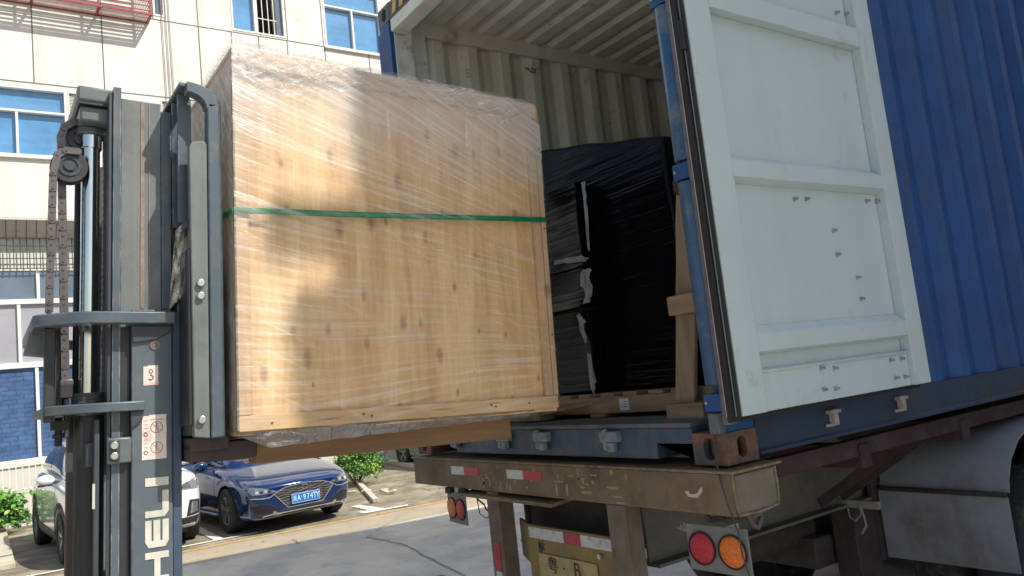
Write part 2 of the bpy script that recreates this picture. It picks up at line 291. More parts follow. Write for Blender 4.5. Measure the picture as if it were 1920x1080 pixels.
# wall with openings: split the upper facade into cells
xs = sorted({X0, X1, *[q for W in WINS for q in W[:2]]}); zs = sorted({5.94, ZT, *[q for W in WINS for q in W[2:4]]})
bm = nb()
for i in range(len(xs)-1):
    for k in range(len(zs)-1):
        cx, cz = (xs[i]+xs[i+1])/2, (zs[k]+zs[k+1])/2
        if any(W[0] < cx < W[1] and W[2] < cz < W[3] for W in WINS): continue
        bm.faces.new([bm.verts.new(q) for q in ((xs[i], FY, zs[k]), (xs[i+1], FY, zs[k]), (xs[i+1], FY, zs[k+1]), (xs[i], FY, zs[k+1]))])
bmesh.ops.remove_doubles(bm, verts=bm.verts, dist=.0005)
box(bm, X0, X1, FY+1.0, FY+9, 5.94, ZT)
bp("wall", bm, PANEL)
bm = nb()
for z in (8.80, 10.63): box(bm, X0, X1, FY-.004, FY+.02, z-.012, z+.012)
for x in (-4.6, -2.4, -1.07, .237, 2.27, 3.02, 3.67, 4.38, 5.36, 6.59, 7.9, 9.2, 10.6): box(bm, x-.011, x+.011, FY-.005, FY+.02, 8.812, 10.618)
for x in (.237, 1.29, 2.27, 4.40, 5.34): box(bm, x-.010, x+.010, FY-.005, FY+.02, 10.642, ZT)
for x in (2.27, 5.0): box(bm, x-.010, x+.010, FY-.005, FY+.02, 5.95, 8.788)
bp("panel_joint", bm, JOINT)
bm = nb()
for x in (1.47, 1.555, 1.63): tube(bm, [(x, FY-.03, 5.9), (x+.01, FY-.03, 9), (x-.01, FY-.03, 13.9)], .008, 6)
bp("cable", bm, M("grey cable", (.3, .29, .27), .7))
for (a, b, z0, z1, mu, tr, gl, kd) in WINS:
    bm = nb(); t = .045; d0, d1 = FY-.012, FY+.16
    if kd == 'v': t = .02
    box(bm, a, b, d0, d1, z0-.0, z0+t); box(bm, a, b, d0, d1, z1-t, z1)
    box(bm, a, a+t, d0, d1, z0+t, z1-t); box(bm, b-t, b, d0, d1, z0+t, z1-t)
    for x in mu: box(bm, x-t/2, x+t/2, d0+.012, d1, z0+t, (tr[0] if tr else z1)-t/2)
    for z in tr: box(bm, a+t, b-t, d0+.006, d1, z-t/2, z+t/2)
    if kd == 'w': box(bm, a-.03, b+.03, d0-.05, d0+.01, z0-.05, z0-.001)
    fr = bp("window", bm, WFR, bevel=.004)
    bm = nb()
    if kd == 'v':
        k = z0+.05
        while k < z1-.03: box(bm, a+.02, b-.02, FY+.03, FY+.05, k, k+.012); k += .032
        bm2 = nb(); box(bm2, a+.02, b-.02, FY+.14, FY+.15, z0, z1); bp("vent_back", bm2, BR, fr)
        bp("louvre", bm, WFR, fr); continue
    if kd == 'b':
        box(bm, a, b, FY+.9, FY+.91, z0-.3, z1+.3); box(bm, a-.02, a-.01, FY+.16, FY+.9, z0-.3, z1+.3); box(bm, a, b, FY+.16, FY+.9, z0-.31, z0-.30)
        bp("room", bm, BR, fr); bm = nb()
        for q in range(3): xx = a+.18+q*.14; box(bm, xx-.008, xx+.008, FY+.03, FY+.05, z0+.04, z1)
        for zz in (11.1, 11.7): box(bm, a+.04, b-.2, FY+.022, FY+.03, zz, zz+.018)
        bp("window_bars", bm, WFR, fr); bm = nb(); box(bm, b-.20, b-.045, FY+.06, FY+.075, z0+.045, z1-.045); bp("pane", bm, GLASSD, fr); continue
    box(bm, a+.02, b-.02, FY+.09, FY+.10, z0+.02, z1-.02); bp("pane", bm, gl, fr)
# lower zone: soffit, grille, glazing
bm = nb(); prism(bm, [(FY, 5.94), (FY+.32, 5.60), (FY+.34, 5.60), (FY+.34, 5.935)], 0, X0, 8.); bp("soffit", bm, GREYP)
bm = nb(); x = X0
while x < 8: beam(bm, (x, FY+.001, 5.93), (x, FY+.318, 5.595), .012, .012); x += .175
bp("soffit_joint", bm, JOINT)
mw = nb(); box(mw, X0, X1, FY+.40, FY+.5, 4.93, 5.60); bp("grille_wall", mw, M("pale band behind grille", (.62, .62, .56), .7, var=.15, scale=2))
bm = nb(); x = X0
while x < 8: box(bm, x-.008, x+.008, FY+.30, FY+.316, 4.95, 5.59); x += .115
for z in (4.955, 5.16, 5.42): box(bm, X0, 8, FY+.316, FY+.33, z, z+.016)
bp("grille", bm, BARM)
LW = [(-9, -1.15, 4.34, 4.92), (-1.1, .2, 4.34, 4.92), (.25, 2.9, 4.34, 4.92), (-9, -1.50, 3.06, 4.24), (-1.43, .2, 3.06, 4.24), (.25, 2.9, 3.06, 4.24)]
bm = nb(); box(bm, X0, 3.0, FY+.36, FY+.46, 4.24, 4.34); box(bm, X0, 3.0, FY+.36, FY+.46, 2.95, 3.06)
for a, b, z0, z1 in LW: box(bm, b, b+.06, FY+.37, FY+.45, z0, z1)
for x in (-1.17, .2): box(bm, x-.06, x, FY+.37, FY+.45, 1.16, 2.95)
box(bm, X0, 3.0, FY+.34, FY+.46, 1.02, 1.16); box(bm, 2.94, 3.0, FY+.35, FY+.46, 1.16, 5.0)
lf = bp("shopfront_frame", bm, WFR, bevel=.004)
bm = nb(); box(bm, X0, 2.95, FY+.42, FY+.43, 4.3, 4.93); bp("pane", bm, GLASSD, lf)
bm = nb(); box(bm, X0, 2.95, FY+.42, FY+.43, 3.05, 4.26); bp("pane", bm, M("milky grey glass", (.36, .36, .40), .25, var=.1, scale=1), lf)
BRK = M("blue glass with painted brick reflection", (.07, .13, .27), .35, var=.3, scale=3, bump=.2, dirt_or_shade=((.035, .07, .16), .5, 5)); 
def brick_reflection(m):  # brick pattern painted into the glass colour as a reflection
    n = m.node_tree; L = n.links.new; b = n.nodes["Principled BSDF"]; tc = n.nodes.new("ShaderNodeTexCoord"); sp = n.nodes.new("ShaderNodeSeparateXYZ"); L(tc.outputs["Object"], sp.inputs[0])
    cb = n.nodes.new("ShaderNodeCombineXYZ"); L(sp.outputs[0], cb.inputs[0]); L(sp.outputs[2], cb.inputs[1])
    k = n.nodes.new("ShaderNodeTexBrick"); k.inputs["Scale"].default_value = 1; k.inputs["Brick Width"].default_value = .26; k.inputs["Row Height"].default_value = .09; k.inputs["Mortar Size"].default_value = .012
    k.inputs["Color1"].default_value = (.10, .20, .42, 1); k.inputs["Color2"].default_value = (.05, .11, .27, 1); k.inputs["Mortar"].default_value = (.025, .05, .13, 1); L(cb.outputs[0], k.inputs["Vector"])
    mx = n.nodes.new("ShaderNodeMix"); mx.data_type = 'RGBA'; mx.inputs[0].default_value = .35
    old = b.inputs["Base Color"].links[0].from_socket; L(old, mx.inputs[6]); L(k.outputs[0], mx.inputs[7]); L(mx.outputs[2], b.inputs["Base Color"])
brick_reflection(BRK)
bm = nb(); box(bm, X0, 2.95, FY+.42, FY+.43, 1.15, 2.97); bp("pane", bm, BRK, lf)
bm = nb(); box(bm, X0, 3.0, FY+.37, FY+.5, GZ, 1.02); box(bm, 3.0, X1, FY+.5, FY+.6, GZ, 5.95); box(bm, X0, X1, FY+.001, FY+.5, 5.90, 5.935); bp("plinth", bm, M("pale painted plinth", (.62, .60, .54), .8, var=.08, scale=2))
# window cage of red-brown slats hanging on the facade
CG = M("red brown cage paint", (.30, .045, .035), .5, var=.25, scale=10)
CGW = M("pale cage slat", (.50, .42, .38), .5, var=.2, scale=10)
cg = empty("window_cage", (-.9, FY, 10.55), label="reddish slatted window cage hanging high on the cream facade at the upper left", cat="window cage")
def cp(name, bm, mat, **kw): o = mo(name, bm, mat, cg, **kw); o.location = (.9, -FY, -10.55); return o
cx0, cx1, cy0, cz0, cz1 = -3.4, 1.20, FY-.42, 10.52, 12.6
bm = nb()
for k in range(7):
    y = cy0+.025+k*.057; box(bm, cx0, cx1, y, y+.027, cz0, cz0+.004)
cp("base_slat", bm, CGW)
bm = nb()
for x in (-3.3, -2.2, -1.10, .12, 1.14): box(bm, x, x+.055, cy0+.004, FY-.01, cz0-.03, cz0-.002); 
for x in (-3.3, -1.10, .12, 1.15): box(bm, x, x+.04, cy0-.005, cy0+.03, cz0+.0301, cz1)
box(bm, cx0, cx1, cy0-.012, cy0+.02, cz0-.02, cz0+.03); box(bm, cx0, cx1, FY-.03, FY-.006, cz0-.02, cz0+.03); box(bm, cx0, cx1, cy0-.01, cy0+.02, cz1, cz1+.04)
cp("cage_frame", bm, CG, bevel=.003)
bm = nb(); z = cz0+.08
while z < cz1: box(bm, cx0, cx1, cy0+.004, cy0+.02, z, z+.02); box(bm, cx1-.02, cx1-.004, cy0+.03, FY-.01, z, z+.02); z += .11
cp("cage_rail", bm, CG)

# unseen block added behind the camera, shaped to throw the yard shade
fb = empty("shade_block", (20, -12, 0), label="unseen tall pale block added across the yard to shade the truck", cat="building")
FBW = M("pale shade block render", (.50, .49, .46), .85, var=.08, scale=1)
def fp(name, bm, mat): o = mo(name, bm, mat, fb); o.location = (-20, 12, 0); return o
XE = 3.05
def rf(x): return -6.5-.16*(x-10.4)
bm = nb(); prism(bm, [(XE, rf(XE)), (60, rf(60)), (60, -26), (XE+18, -26)], 2, GZ, 21.8)
for a_, b_, d_ in ((GZ, 10.78, .21), (10.78, 10.97, .02), (10.97, 11.10, .27)): box(bm, XE-d_, XE+.1, rf(XE)-.12, rf(XE)-.04, a_, b_)  # ledges shaped to step the shadow edge on the crate
fp("wall", bm, FBW)
bm = nb()
for k in range(9):
    for j in range(5): box(bm, 6+k*4, 8+k*4, rf(8+k*4)-.12, rf(6+k*4)+.03, 2+j*3.6, 3.8+j*3.6)
fp("window", bm, GLASSD)

# ------------------------------------------------------------ fence + plants
FW = M("white fence paint", (.74, .72, .66), .55, var=.08)
fn = empty("lattice_fence", (-5, 15.6, 0), label="low white lattice fence in front of the blue window behind the white car", cat="fence")
def fpn(name, bm, mat, **kw): o = mo(name, bm, mat, fn, **kw); o.location = (5, -15.6, 0); return o
bm = nb(); box(bm, -9, -.3, 15.58, 15.63, 1.08, 1.13); box(bm, -9, -.3, 15.585, 15.61, .62, .64); box(bm, -9, -.3, 15.58, 15.62, .14, .17); fpn("rail", bm, FW, bevel=.004)
bm = nb(); x = -9
while x < -.3: box(bm, x, x+.018, 15.57, 15.58, .05, 1.08); x += .105
fpn("picket", bm, FW)
for x in (-8, -6, -4, -2, -.35):
    bm = nb(); box(bm, x, x+.06, 15.53, 15.569, GZ, 1.12); fpn("post", bm, FW, bevel=.004)

LEAF = {}
def leafmat(name, c):
    m = M(name, c, .5, var=.55, scale=9, spec=.4)
    b = m.node_tree.nodes["Principled BSDF"]; b.inputs["Subsurface Weight"].default_value = 0
    return m
LG = leafmat("bright green leaf", (.10, .26, .045)); LD = leafmat("dark green leaf", (.035, .11, .025)); LY = leafmat("yellow green leaf", (.20, .34, .06))
BRANCH = M("brown twig", (.12, .08, .05), .9)
def shrub(name, c, rad, n, size, label, cat, seed=1, group=None):
    rr = random.Random(seed); t = empty(name, (*gp(c[0], c[1]), GZ), label=label, cat=cat, group=group)
    bm = nb()
    for k in range(14):
        a = rr.uniform(0, 6.28); q = rr.uniform(.3, .9); e = Vector((math.cos(a)*rad[0]*q, math.sin(a)*rad[1]*q, c[2]+rr.uniform(-.2, .8)*rad[2])); tube(bm, [(e.x*.1, e.y*.1, 0), (e.x*.6, e.y*.6, e.z*.5), e], [.012, .008, .003], 5)
    mo("stems", bm, BRANCH, t)
    bm = nb(); cl = []
    for k in range(max(10, n//28)):
        a = rr.uniform(0, 6.28); ph = rr.uniform(-.35, 1)**1; q = rr.uniform(.55, 1.0); r_ = math.sqrt(max(0, 1-ph*ph)); cl.append((Vector((math.cos(a)*r_*rad[0]*q, math.sin(a)*r_*rad[1]*q, c[2]+ph*rad[2]*q)), rr.choice((0, 0, 1, 2))))
    for k in range(n):
        cc, mi = rr.choice(cl); p = cc+Vector((rr.gauss(0, 1)*rad[0]*.17, rr.gauss(0, 1)*rad[1]*.17, rr.gauss(0, 1)*rad[2]*.16))
        if p.z < .02: continue
        nrm = Vector((rr.gauss(0, .7), rr.gauss(0, .7)-.25, rr.gauss(.5, .5))).normalized(); a = nrm.orthogonal().normalized(); a.rotate(Matrix.Rotation(rr.uniform(0, 6.28), 3, nrm)); b = nrm.cross(a); s = size*rr.uniform(.6, 1.3)
        v = [bm.verts.new(p+a*s*x_+b*s*y_+nrm*s*z_) for x_, y_, z_ in ((-1, 0, -.15), (-.3, .5, .1), (.5, .38, .05), (1.1, 0, -.2), (.5, -.38, .05), (-.3, -.5, .1))]
        for f in ((0, 1, 5), (1, 2, 4, 5), (2, 3, 4)):
            fc = bm.faces.new([v[i] for i in f]); fc.material_index = mi if rr.random() > .2 else rr.choice((0, 1, 2))
    mo("foliage", bm, [LG, LD, LY], t, fix=False); return t
shrub("leafy_shrub", (3.75, 12.4, .34), (.50, .6, .42), 2600, .035, "bright green leafy shrub beside the blue saloon", "shrub", 3)
shrub("leafy_shrub", (4.9, 14.9, .30), (.5, .5, .35), 1200, .035, "small green shrub behind, between the blue saloon and the trailer", "shrub", 5)
shrub("climbing_plant", (-2.05, 14.2, .36), (.50, .5, .46), 2600, .055, "broad leaved climbing plant on the white fence at the left edge", "plant", 4)
bm = nb()
for k in range(7):
    a = rnd.uniform(0, 6.28); obox(bm, (*gp(3.0+rnd.uniform(0, .5), 10.6+rnd.uniform(-.5, .6)), GZ+.05), (rnd.uniform(.06, .17), rnd.uniform(.05, .12), .05), Matrix.Rotation(a, 3, 'Z') @ Matrix.Rotation(rnd.uniform(-.3, .3), 3, 'X'))
mo("rubble", bm, KB, bevel=.02, label="pale broken stones on the ground beside the blue saloon's bonnet", cat="rubble", kind="stuff")

# ------------------------------------------------------------ shipping container (rear face x=0, near side y=0)
CB = 1.30; CH = 2.894; CL = 12.19; CWD = 2.438; CT = CB+CH
ct = empty("shipping_container", (0, 0, CB), label="long blue shipping container on the trailer with its rear doors folded open", cat="container")
def kp(name, bm, mat, parent=None, **kw):
    o = mo(name, bm, mat, parent or ct, **kw)
    if parent is None: o.location = (0, 0, -CB)
    return o
def slot_cast(x0, y0, z0, sx, sy, topz):
    """corner casting: hollow steel block with a stadium slot on its end and side faces"""
    bm = nb(); X1_, Y1_, Z1_ = x0+.178, y0+.162, z0+.118
    def face(P, w_, h_, hx, hz, rw, rh):
        n = 24; out = [(0, 0), (w_, 0), (w_, h_), (0, h_)]; cen = (hx, hz); inn = []
        for k in range(n):
            a = 2*math.pi*k/n; cx, cy = math.cos(a), math.sin(a); inn.append((hx+rw*cx, hz+(rh-rw)*(1 if cy > 0 else -1)*(abs(cy) > .01)+rw*cy))
        O = []; 
        for (px, pz) in inn:
            dx, dz = px-hx, pz-hz; t = 1e9
            if dx > 1e-9: t = min(t, (w_-hx)/dx)
            if dx < -1e-9: t = min(t, -hx/dx)
            if dz > 1e-9: t = min(t, (h_-hz)/dz)
            if dz < -1e-9: t = min(t, -hz/dz)
            O.append((hx+dx*t, hz+dz*t))
        for c in out:
            k = min(range(n), key=lambda i: (O[i][0]-c[0])**2+(O[i][1]-c[1])**2); O[k] = c
        A = [bm.verts.new(P(*q, 0)) for q in O]; B = [bm.verts.new(P(*q, 0)) for q in inn]; C = [bm.verts.new(P(*q, .03)) for q in inn]
        for k in range(n):
            j = (k+1) % n; bm.faces.new((A[k], A[j], B[j], B[k])); bm.faces.new((B[k], B[j], C[j], C[k]))
    ex = x0 if sx < 0 else X1_; ey = y0 if sy < 0 else Y1_
    face(lambda a, b, d: (ex-sx*d, y0+a, z0+b), .162, .118, .081, .059, .028, .042)
    face(lambda a, b, d: (x0+a, ey-sy*d, z0+b), .178, .118, .089, .059, .026, .040)
    ox = X1_ if sx < 0 else x0; oy = Y1_ if sy < 0 else y0
    for f in (((ox, y0, z0), (ox, Y1_, z0), (ox, Y1_, Z1_), (ox, y0, Z1_)), ((x0, oy, z0), (X1_, oy, z0), (X1_, oy, Z1_), (x0, oy, Z1_)),
              ((x0, y0, z0), (X1_, y0, z0), (X1_, Y1_, z0), (x0, Y1_, z0)), ((x0, y0, Z1_), (X1_, y0, Z1_), (X1_, Y1_, Z1_), (x0, Y1_, Z1_))):
        bm.faces.new([bm.verts.new(q) for q in f])
    # dark inside walls a little behind the slots
    box(bm, x0+.045, X1_-.045, y0+.045, Y1_-.045, z0+.01, Z1_-.01)
    return bm
for (x0, sx) in ((0, -1), (CL-.178, 1)):
    for (y0, sy) in ((0, -1), (CWD-.162, 1)):
        for z0 in (CB, CT-.118):
            kp("corner_casting", slot_cast(x0, y0, z0, sx, sy, 0), RUST if (z0 == CB) else GREYB, bevel=.0)
# corner posts
for y0, y1, sy in ((.012, .032, -1), (2.293, 2.393, 1)):
    bm = nb(); box(bm, .03, .16, y0, y1, CB+.118, CT-.118); kp("corner_post", bm, BEIGE, bevel=.004)
bm = nb(); prism(bm, [(0, 2.30), (.03, 2.30), (.03, 2.42), (.18, 2.42), (.18, 2.436), (0, 2.436)], 2, CB+.118, CT-.118); kp("post_channel", bm, BLUE, bevel=.004)
bm = nb(); prism(bm, [(.03, .036), (.03, .02), (.18, .02), (.18, .004), (.012, .004), (.012, .036)], 2, CB+.118, CT-.118); kp("post_channel", bm, BLUE, bevel=.004)
# door hinge tube segments on the near post, with hinge lugs between
segs = [(1.60, 2.365), (2.445, 3.06), (3.14, 3.95)]
for a, b in segs:
    bm = nb(); cyl(bm, (-.022, -.020, a), (-.022, -.020, b), .045, seg=28); kp("post_tube", bm, M("glossy worn blue tube", (.014, .075, .19), .3, var=.2, scale=4, bump=.1, bscale=10, coat=.4, dirt_or_shade=((.12, .16, .18), .3, 6)), bevel=.004)
for z in (1.50, 2.37, 3.065, 3.955):
    bm = nb(); box(bm, -.055, .011, -.062, .028, z+.004, z+.068)
    h = kp("hinge", bm, BLUE, bevel=.003)
    bm = nb(); cyl(bm, (-.055, .012, z+.036), (-.062, .012, z+.036), .006, seg=10); kp("hinge_bolt", bm, STEEL, h)
bm = nb(); box(bm, -.03, .012, -.004, .044, CB+.119, 1.497); kp("post_foot", bm, GREYB, bevel=.006)
# header, sill
bm = nb(); prism(bm, [(.0, 4.075), (.03, 4.075), (.03, 4.19), (.0, 4.19)], 1, .165, 2.273); kp("door_header", bm, GREYB, bevel=.004)
bm = nb(); prism(bm, [(.002, 3.992), (.105, 3.984), (.125, 4.07), (.031, 4.15), (.031, 4.0735), (.002, 4.0735)], 1, .165, 2.28); kp("header_lining", bm, BEIGE, bevel=.004)
bm = nb(); bm2 = nb(); y = 2.24
while y > .3:
    prism(bm, [(y, 4.092), (y-.05, 4.092), (y-.08, 4.18), (y-.03, 4.18)], 0, -.003, -.0008); prism(bm2, [(y-.05, 4.092), (y-.10, 4.092), (y-.13, 4.18), (y-.08, 4.18)], 0, -.003, -.0008); y -= .10
kp("hazard_stripe", bm, M("hazard yellow tape", (.62, .40, .10), .5, var=.2, scale=20)); kp("hazard_stripe", bm2, M("hazard black tape", (.03, .028, .028), .5, var=.3, scale=20))
bm = nb()
prism(bm, [(.165, 1.315), (.165, 1.375), (.365, 1.375), (.365, 1.315), (1.98, 1.315), (1.98, 1.375), (2.27, 1.375), (2.27, 1.44), (.165, 1.44)][:], 0, .006, .14)
sill = kp("door_sill", bm, M("grimy blue sill paint", (.03, .065, .125), .5, var=.25, scale=4, bump=.25, bscale=25, dirt_or_shade=((.10, .10, .095), .4, 5), streak=((.12, .13, .13), .6, 12, 2)), bevel=.004)
bm = nb(); prism(bm, [(.0, 1.441), (.0, 1.459), (.19, 1.466), (.19, 1.441)], 1, .165, 2.27); kp("sill_plate", bm, GREYB, bevel=.002)
for yy in (.62, 1.12, 1.45, 1.95):
    bm = nb(); box(bm, -.028, .005, yy-.055, yy+.055, 1.385, 1.43); box(bm, -.03, -.001, yy-.03, yy+.01, 1.345, 1.384); cyl(bm, (-.015, yy+.03, 1.35), (-.015, yy+.03, 1.44), .014, seg=12)
    kp("lock_keeper", bm, M("chipped grey keeper", (.17, .21, .24), .6, var=.4, scale=30, bump=.5), bevel=.003)
# rails, floor
bm = nb(); prism(bm, [(.001, 1.462), (.045, 1.462), (.045, 1.312), (.001, 1.312), (-.012, 1.316), (-.012, 1.328), (.001, 1.335)], 0, .179, CL-.178); kp("bottom_rail", bm, M("dark blue rail paint", (.022, .04, .085), .5, var=.2, scale=3, bump=.15, dirt_or_shade=((.05, .04, .035), .2, 4)))
bm = nb(); box(bm, .179, CL-.178, CWD-.045, CWD-.001, 1.312, 1.462); kp("bottom_rail", bm, BLUE)
for y0 in (.002, CWD-.062):
    bm = nb(); box(bm, .179, CL-.178, y0, y0+.06, CT-.06, CT-.001); kp("top_rail", bm, BLUE)
bm = nb(); box(bm, .17, CL-.1, .046, CWD-.046, 1.43, 1.465); kp("floor_board", bm, wood_mat("container floor ply", (.13, .08, .045), (.24, .16, .10), 'x', False))
bm = nb(); x = .5
while x < CL-.3: box(bm, x, x+.045, .05, CWD-.05, 1.32, 1.429); x += .3
kp("cross_member", bm, DARK)
# corrugated walls
def corr(y_out, sgn, z0, z1, x0, x1, pitch=.278, dep=.036, th=.004, xs_=None):
    bm = nb(); P = []; x = x0
    while x < x1:
        for dx, o in ((0, 0), (.072, 0), (.140, dep), (.210, dep)): P.append((min(x+dx, x1), o))
        x += pitch
    P.append((x1, 0))
    A = [[bm.verts.new((px, y_out+sgn*(o+k*th), z)) for z in (z0, z1) for k in (0, 1)] for px, o in P]   # z0k0 z0k1 z1k0 z1k1
    for a, b in zip(A, A[1:]):
        f = bm.faces.new((a[0], b[0], b[2], a[2])); f.material_index = 0
        f = bm.faces.new((a[1], a[3], b[3], b[1])); f.material_index = 1
    return bm
o = kp("side_wall", corr(.006, 1, 1.463, CT-.061, .181, CL-.18), [BLUE, BEIGE], ang=20, fix=False)
o = kp("side_wall", corr(CWD-.006, -1, 1.463, CT-.061, .235, CL-.18), [BLUE, BEIGE], ang=20, fix=False)
bm = nb(); box(bm, CL-.12, CL-.1, .05, CWD-.05, 1.465, CT-.06); kp("front_wall", bm, BEIGE)
bm = nb(); P = []; x = .181
while x < CL-.2:
    for dx, o_ in ((0, 0), (.05, 0), (.085, .022), (.125, .022), (.160, 0)): P.append((x+dx, o_))
    x += .209
A = [[bm.verts.new((px, y, CT-.055+o_+k*.004)) for y in (.06, CWD-.06) for k in (0, 1)] for px, o_ in P]
for a, b in zip(A, A[1:]):
    f = bm.faces.new((a[0], b[0], b[2], a[2])); f.material_index = 1; f = bm.faces.new((a[1], a[3], b[3], b[1])); f.material_index = 0
kp("roof", bm, [BLUE, BEIGE], ang=20, fix=False)
bm = nb(); box(bm, .18, CL-.2, CWD-.075, CWD-.045, CT-.15, CT-.020); kp("roof_gusset", bm, BEIGE)
bm = nb(); box(bm, .162, .30, CWD-.075, CWD-.05, 1.466, CT-.15); kp("wall_end_strip", bm, BEIGE, bevel=.004)
for x, z in ((.24, 3.72), (1.16, 3.93), (2.70, 3.93), (.26, 2.7)):
    bm = nb(); tube(bm, [(x-.03, 2.375, z+.02), (x-.035, 2.34, z), (x-.02, 2.325, z-.03), (x+.02, 2.325, z-.03), (x+.035, 2.34, z), (x+.03, 2.375, z+.02)], .007, 8); kp("lashing_ring", bm, M("old lashing steel", (.26, .24, .18), .7, var=.3, scale=30))
bm = nb()
for a in range(3):
    for b in range(2): cyl(bm, (.60+b*.02, 2.355, 3.80+a*.025), (.60+b*.02, 2.35, 3.80+a*.025), .004, seg=8)
kp("vent_hole", bm, BLACKR)
# hooks on the near bottom rail
for x, z in ((.665, 1.397), (1.195, 1.397)):
    bm = nb(); box(bm, x-.045, x+.045, -.010, .0005, z-.035, z-.022); box(bm, x-.014, x+.014, -.03, .0005, z-.0219, z+.018); box(bm, x-.035, x+.035, -.032, -.002, z+.0181, z+.034)
    kp("tie_hook", bm, M("pale scraped steel", (.36, .32, .29), .6, var=.3, scale=40, bump=.4), bevel=.003)
# right door, folded back along the near side: inner face towards -y
DY = -.170
def dx_(px, py, y=DY): q = at(px, py, 1, y); return q.x, q.z
dl, dr, dz0, dz1 = -.085, 1.185, 1.487, 4.06
door = nb(); xl, xr = .050, 1.062
box(door, dl, dr, DY+.045, DY+.052, dz0, dz1)                      # outer skin
box(door, dl, xl, DY, DY+.045, dz0, dz1); box(door, xr, dr, DY, DY+.045, dz0, dz1)
zr = [(dz0, 1.600-.07), (3.005, 3.30), (3.90, dz1)]
box(door, xl, xr, DY, DY+.045, 3.01, 3.10)
box(door, xl, xr, DY, DY+.045, 3.93, dz1)
prism(door, [(DY+.045, 2.335), (DY+.002, 2.352), (DY+.002, 2.415), (DY+.045, 2.445)], 0, xl-.02, xr+.03)
prism(door, [(DY+.045, 1.690), (DY+.002, 1.702), (DY+.002, 1.765), (DY+.045, 1.800)], 0, xl-.02, xr+.03)
prism(door, [(DY+.045, dz0), (DY+.022, dz0), (DY+.022, 1.622), (DY+.012, 1.628), (DY+.012, 1.633), (DY+.045, 1.640)], 0, xl, xr)
D = kp("door", door, DOORW, bevel=.004)
for q in ((1490,373),(1512,373),(1625,377),(1643,378),(1563,432),(1570,477),(1608,520),(1615,560),(1568,24),(1585,26),(1612,158),(1540,690),(1565,690),(1545,730),(1567,728),(1670,675),(1690,672),(1680,708),(1697,706)):
    y = DY+.045 if q[1] < 600 else DY+.022
    p = at(q[0], q[1], 1, y-.004); r_ = .011; bm = nb()
    cyl(bm, (p.x, y-.001, p.z), (p.x, y-.008, p.z), r_*.85, r_*.6, 12); cyl(bm, (p.x, y-.008, p.z), (p.x+.002, y-.020, p.z-.001), .0055, seg=8)
    kp("door_bolt", bm, M("dull door bolts", (.30, .33, .33), .5, .4, var=.3, scale=60), D)
bm = nb(); box(bm, dl-.012, dl-.001, DY+.006, DY+.020, dz0-.005, dz1); box(bm, dl-.018, dl-.001, DY+.032, DY+.058, dz0-.005, dz1); box(bm, dl-.012, dr, DY+.053, DY+.062, dz0-.02, dz0+.01); kp("door_gasket", bm, BLACKR, D, bevel=.002)
bm = nb(); box(bm, dl-.010, dl-.002, DY+.060, DY+.067, dz0+.0, dz1); kp("gasket_strip", bm, M("pale strip", (.55, .50, .46), .6, var=.2, scale=20), D)
bm = nb(); box(bm, dl+.006, dl+.05, DY+.069, DY+.100, dz0-.03, dz1); kp("door_edge", bm, M("scuffed purple grey steel", (.13, .12, .15), .55, var=.35, scale=25, bump=.3), D, bevel=.004)
bm = nb(); q = at(1300, 100, 1, DY+.03); cyl(bm, (dl-.022, DY+.018, 2.82), (dl-.022, DY+.018, 2.93), .011, seg=14); kp("gasket_clip", bm, BLACKR, D)
bm = nb()
for x in (.32, .85): cyl(bm, (x, DY+.085, dz0-.02), (x, DY+.085, dz1), .017, seg=16)
for z in (1.75, 2.4, 3.2):
    for x in (.32, .85): box(bm, x-.03, x+.03, DY+.062, DY+.104, z, z+.06)
kp("locking_bar", bm, STEEL, D)
# left door folded back along the far side
bm = nb(); box(bm, .02, 1.2, CWD+.03, CWD+.075, dz0, dz1); D2 = kp("door", bm, BLUE, bevel=.006)

# ------------------------------------------------------------ semi trailer
tr = empty("semi_trailer", (4, 1.22, 0), label="muddy brown flat trailer carrying the blue container", cat="trailer")
def tp(name, bm, mat, parent=None, **kw):
    o = mo(name, bm, mat, parent or tr, **kw)
    if parent is None: o.location = (-4, -1.22, 0)
    return o
BX = -.03
bm = nb(); box(bm, BX, BX+.25, -.028, 2.468, 1.122, 1.276); rb = tp("rear_beam", bm, MUD, bevel=.006)
bm = nb(); box(bm, BX-.012, BX+.27, -.05, 2.475, 1.2765, 1.287); tp("beam_lip", bm, MUD, bevel=.003)
bm = nb(); box(bm, BX+.015, BX+.238, -.034, -.0285, 1.13, 1.268); tp("end_plate", bm, M("grey brown end plate", (.17, .15, .115), .8, var=.2, scale=8, bump=.3), bevel=.003)
bm = nb(); ptsw = [(BX+.0+.255*math.cos(a)*.0, 0, 0) for a in (0,)]
tube(bm, [(BX+.002, -.034, 1.275), (BX+.0, -.036, 1.22), (BX+.006, -.035, 1.15), (BX+.01, -.036, 1.128), (BX+.13, -.037, 1.122), (BX+.235, -.036, 1.132), (BX+.243, -.037, 1.2), (BX+.24, -.036, 1.27)], .006, 6); tp("weld_bead", bm, MUD)
bm = nb(); box(bm, BX-.02, BX+.23, 1.05, 1.90, 1.105, 1.1215); 
for v in bm.verts:
    if v.co.x < 0: v.co.z -= .018+.02*noise.noise(Vector((v.co.y*3, 0, 0)))
tp("bent_flange", bm, MUD)
for (a, b, mt) in ((1.998, 1.857, REFW), (1.855, 1.706, REFR), (1.427, 1.284, REFW), (1.282, 1.128, REFR)):
    bm = nb(); box(bm, BX-.003, BX-.0003, b, a, 1.199, 1.244); tp("reflector", bm, mt, rb)
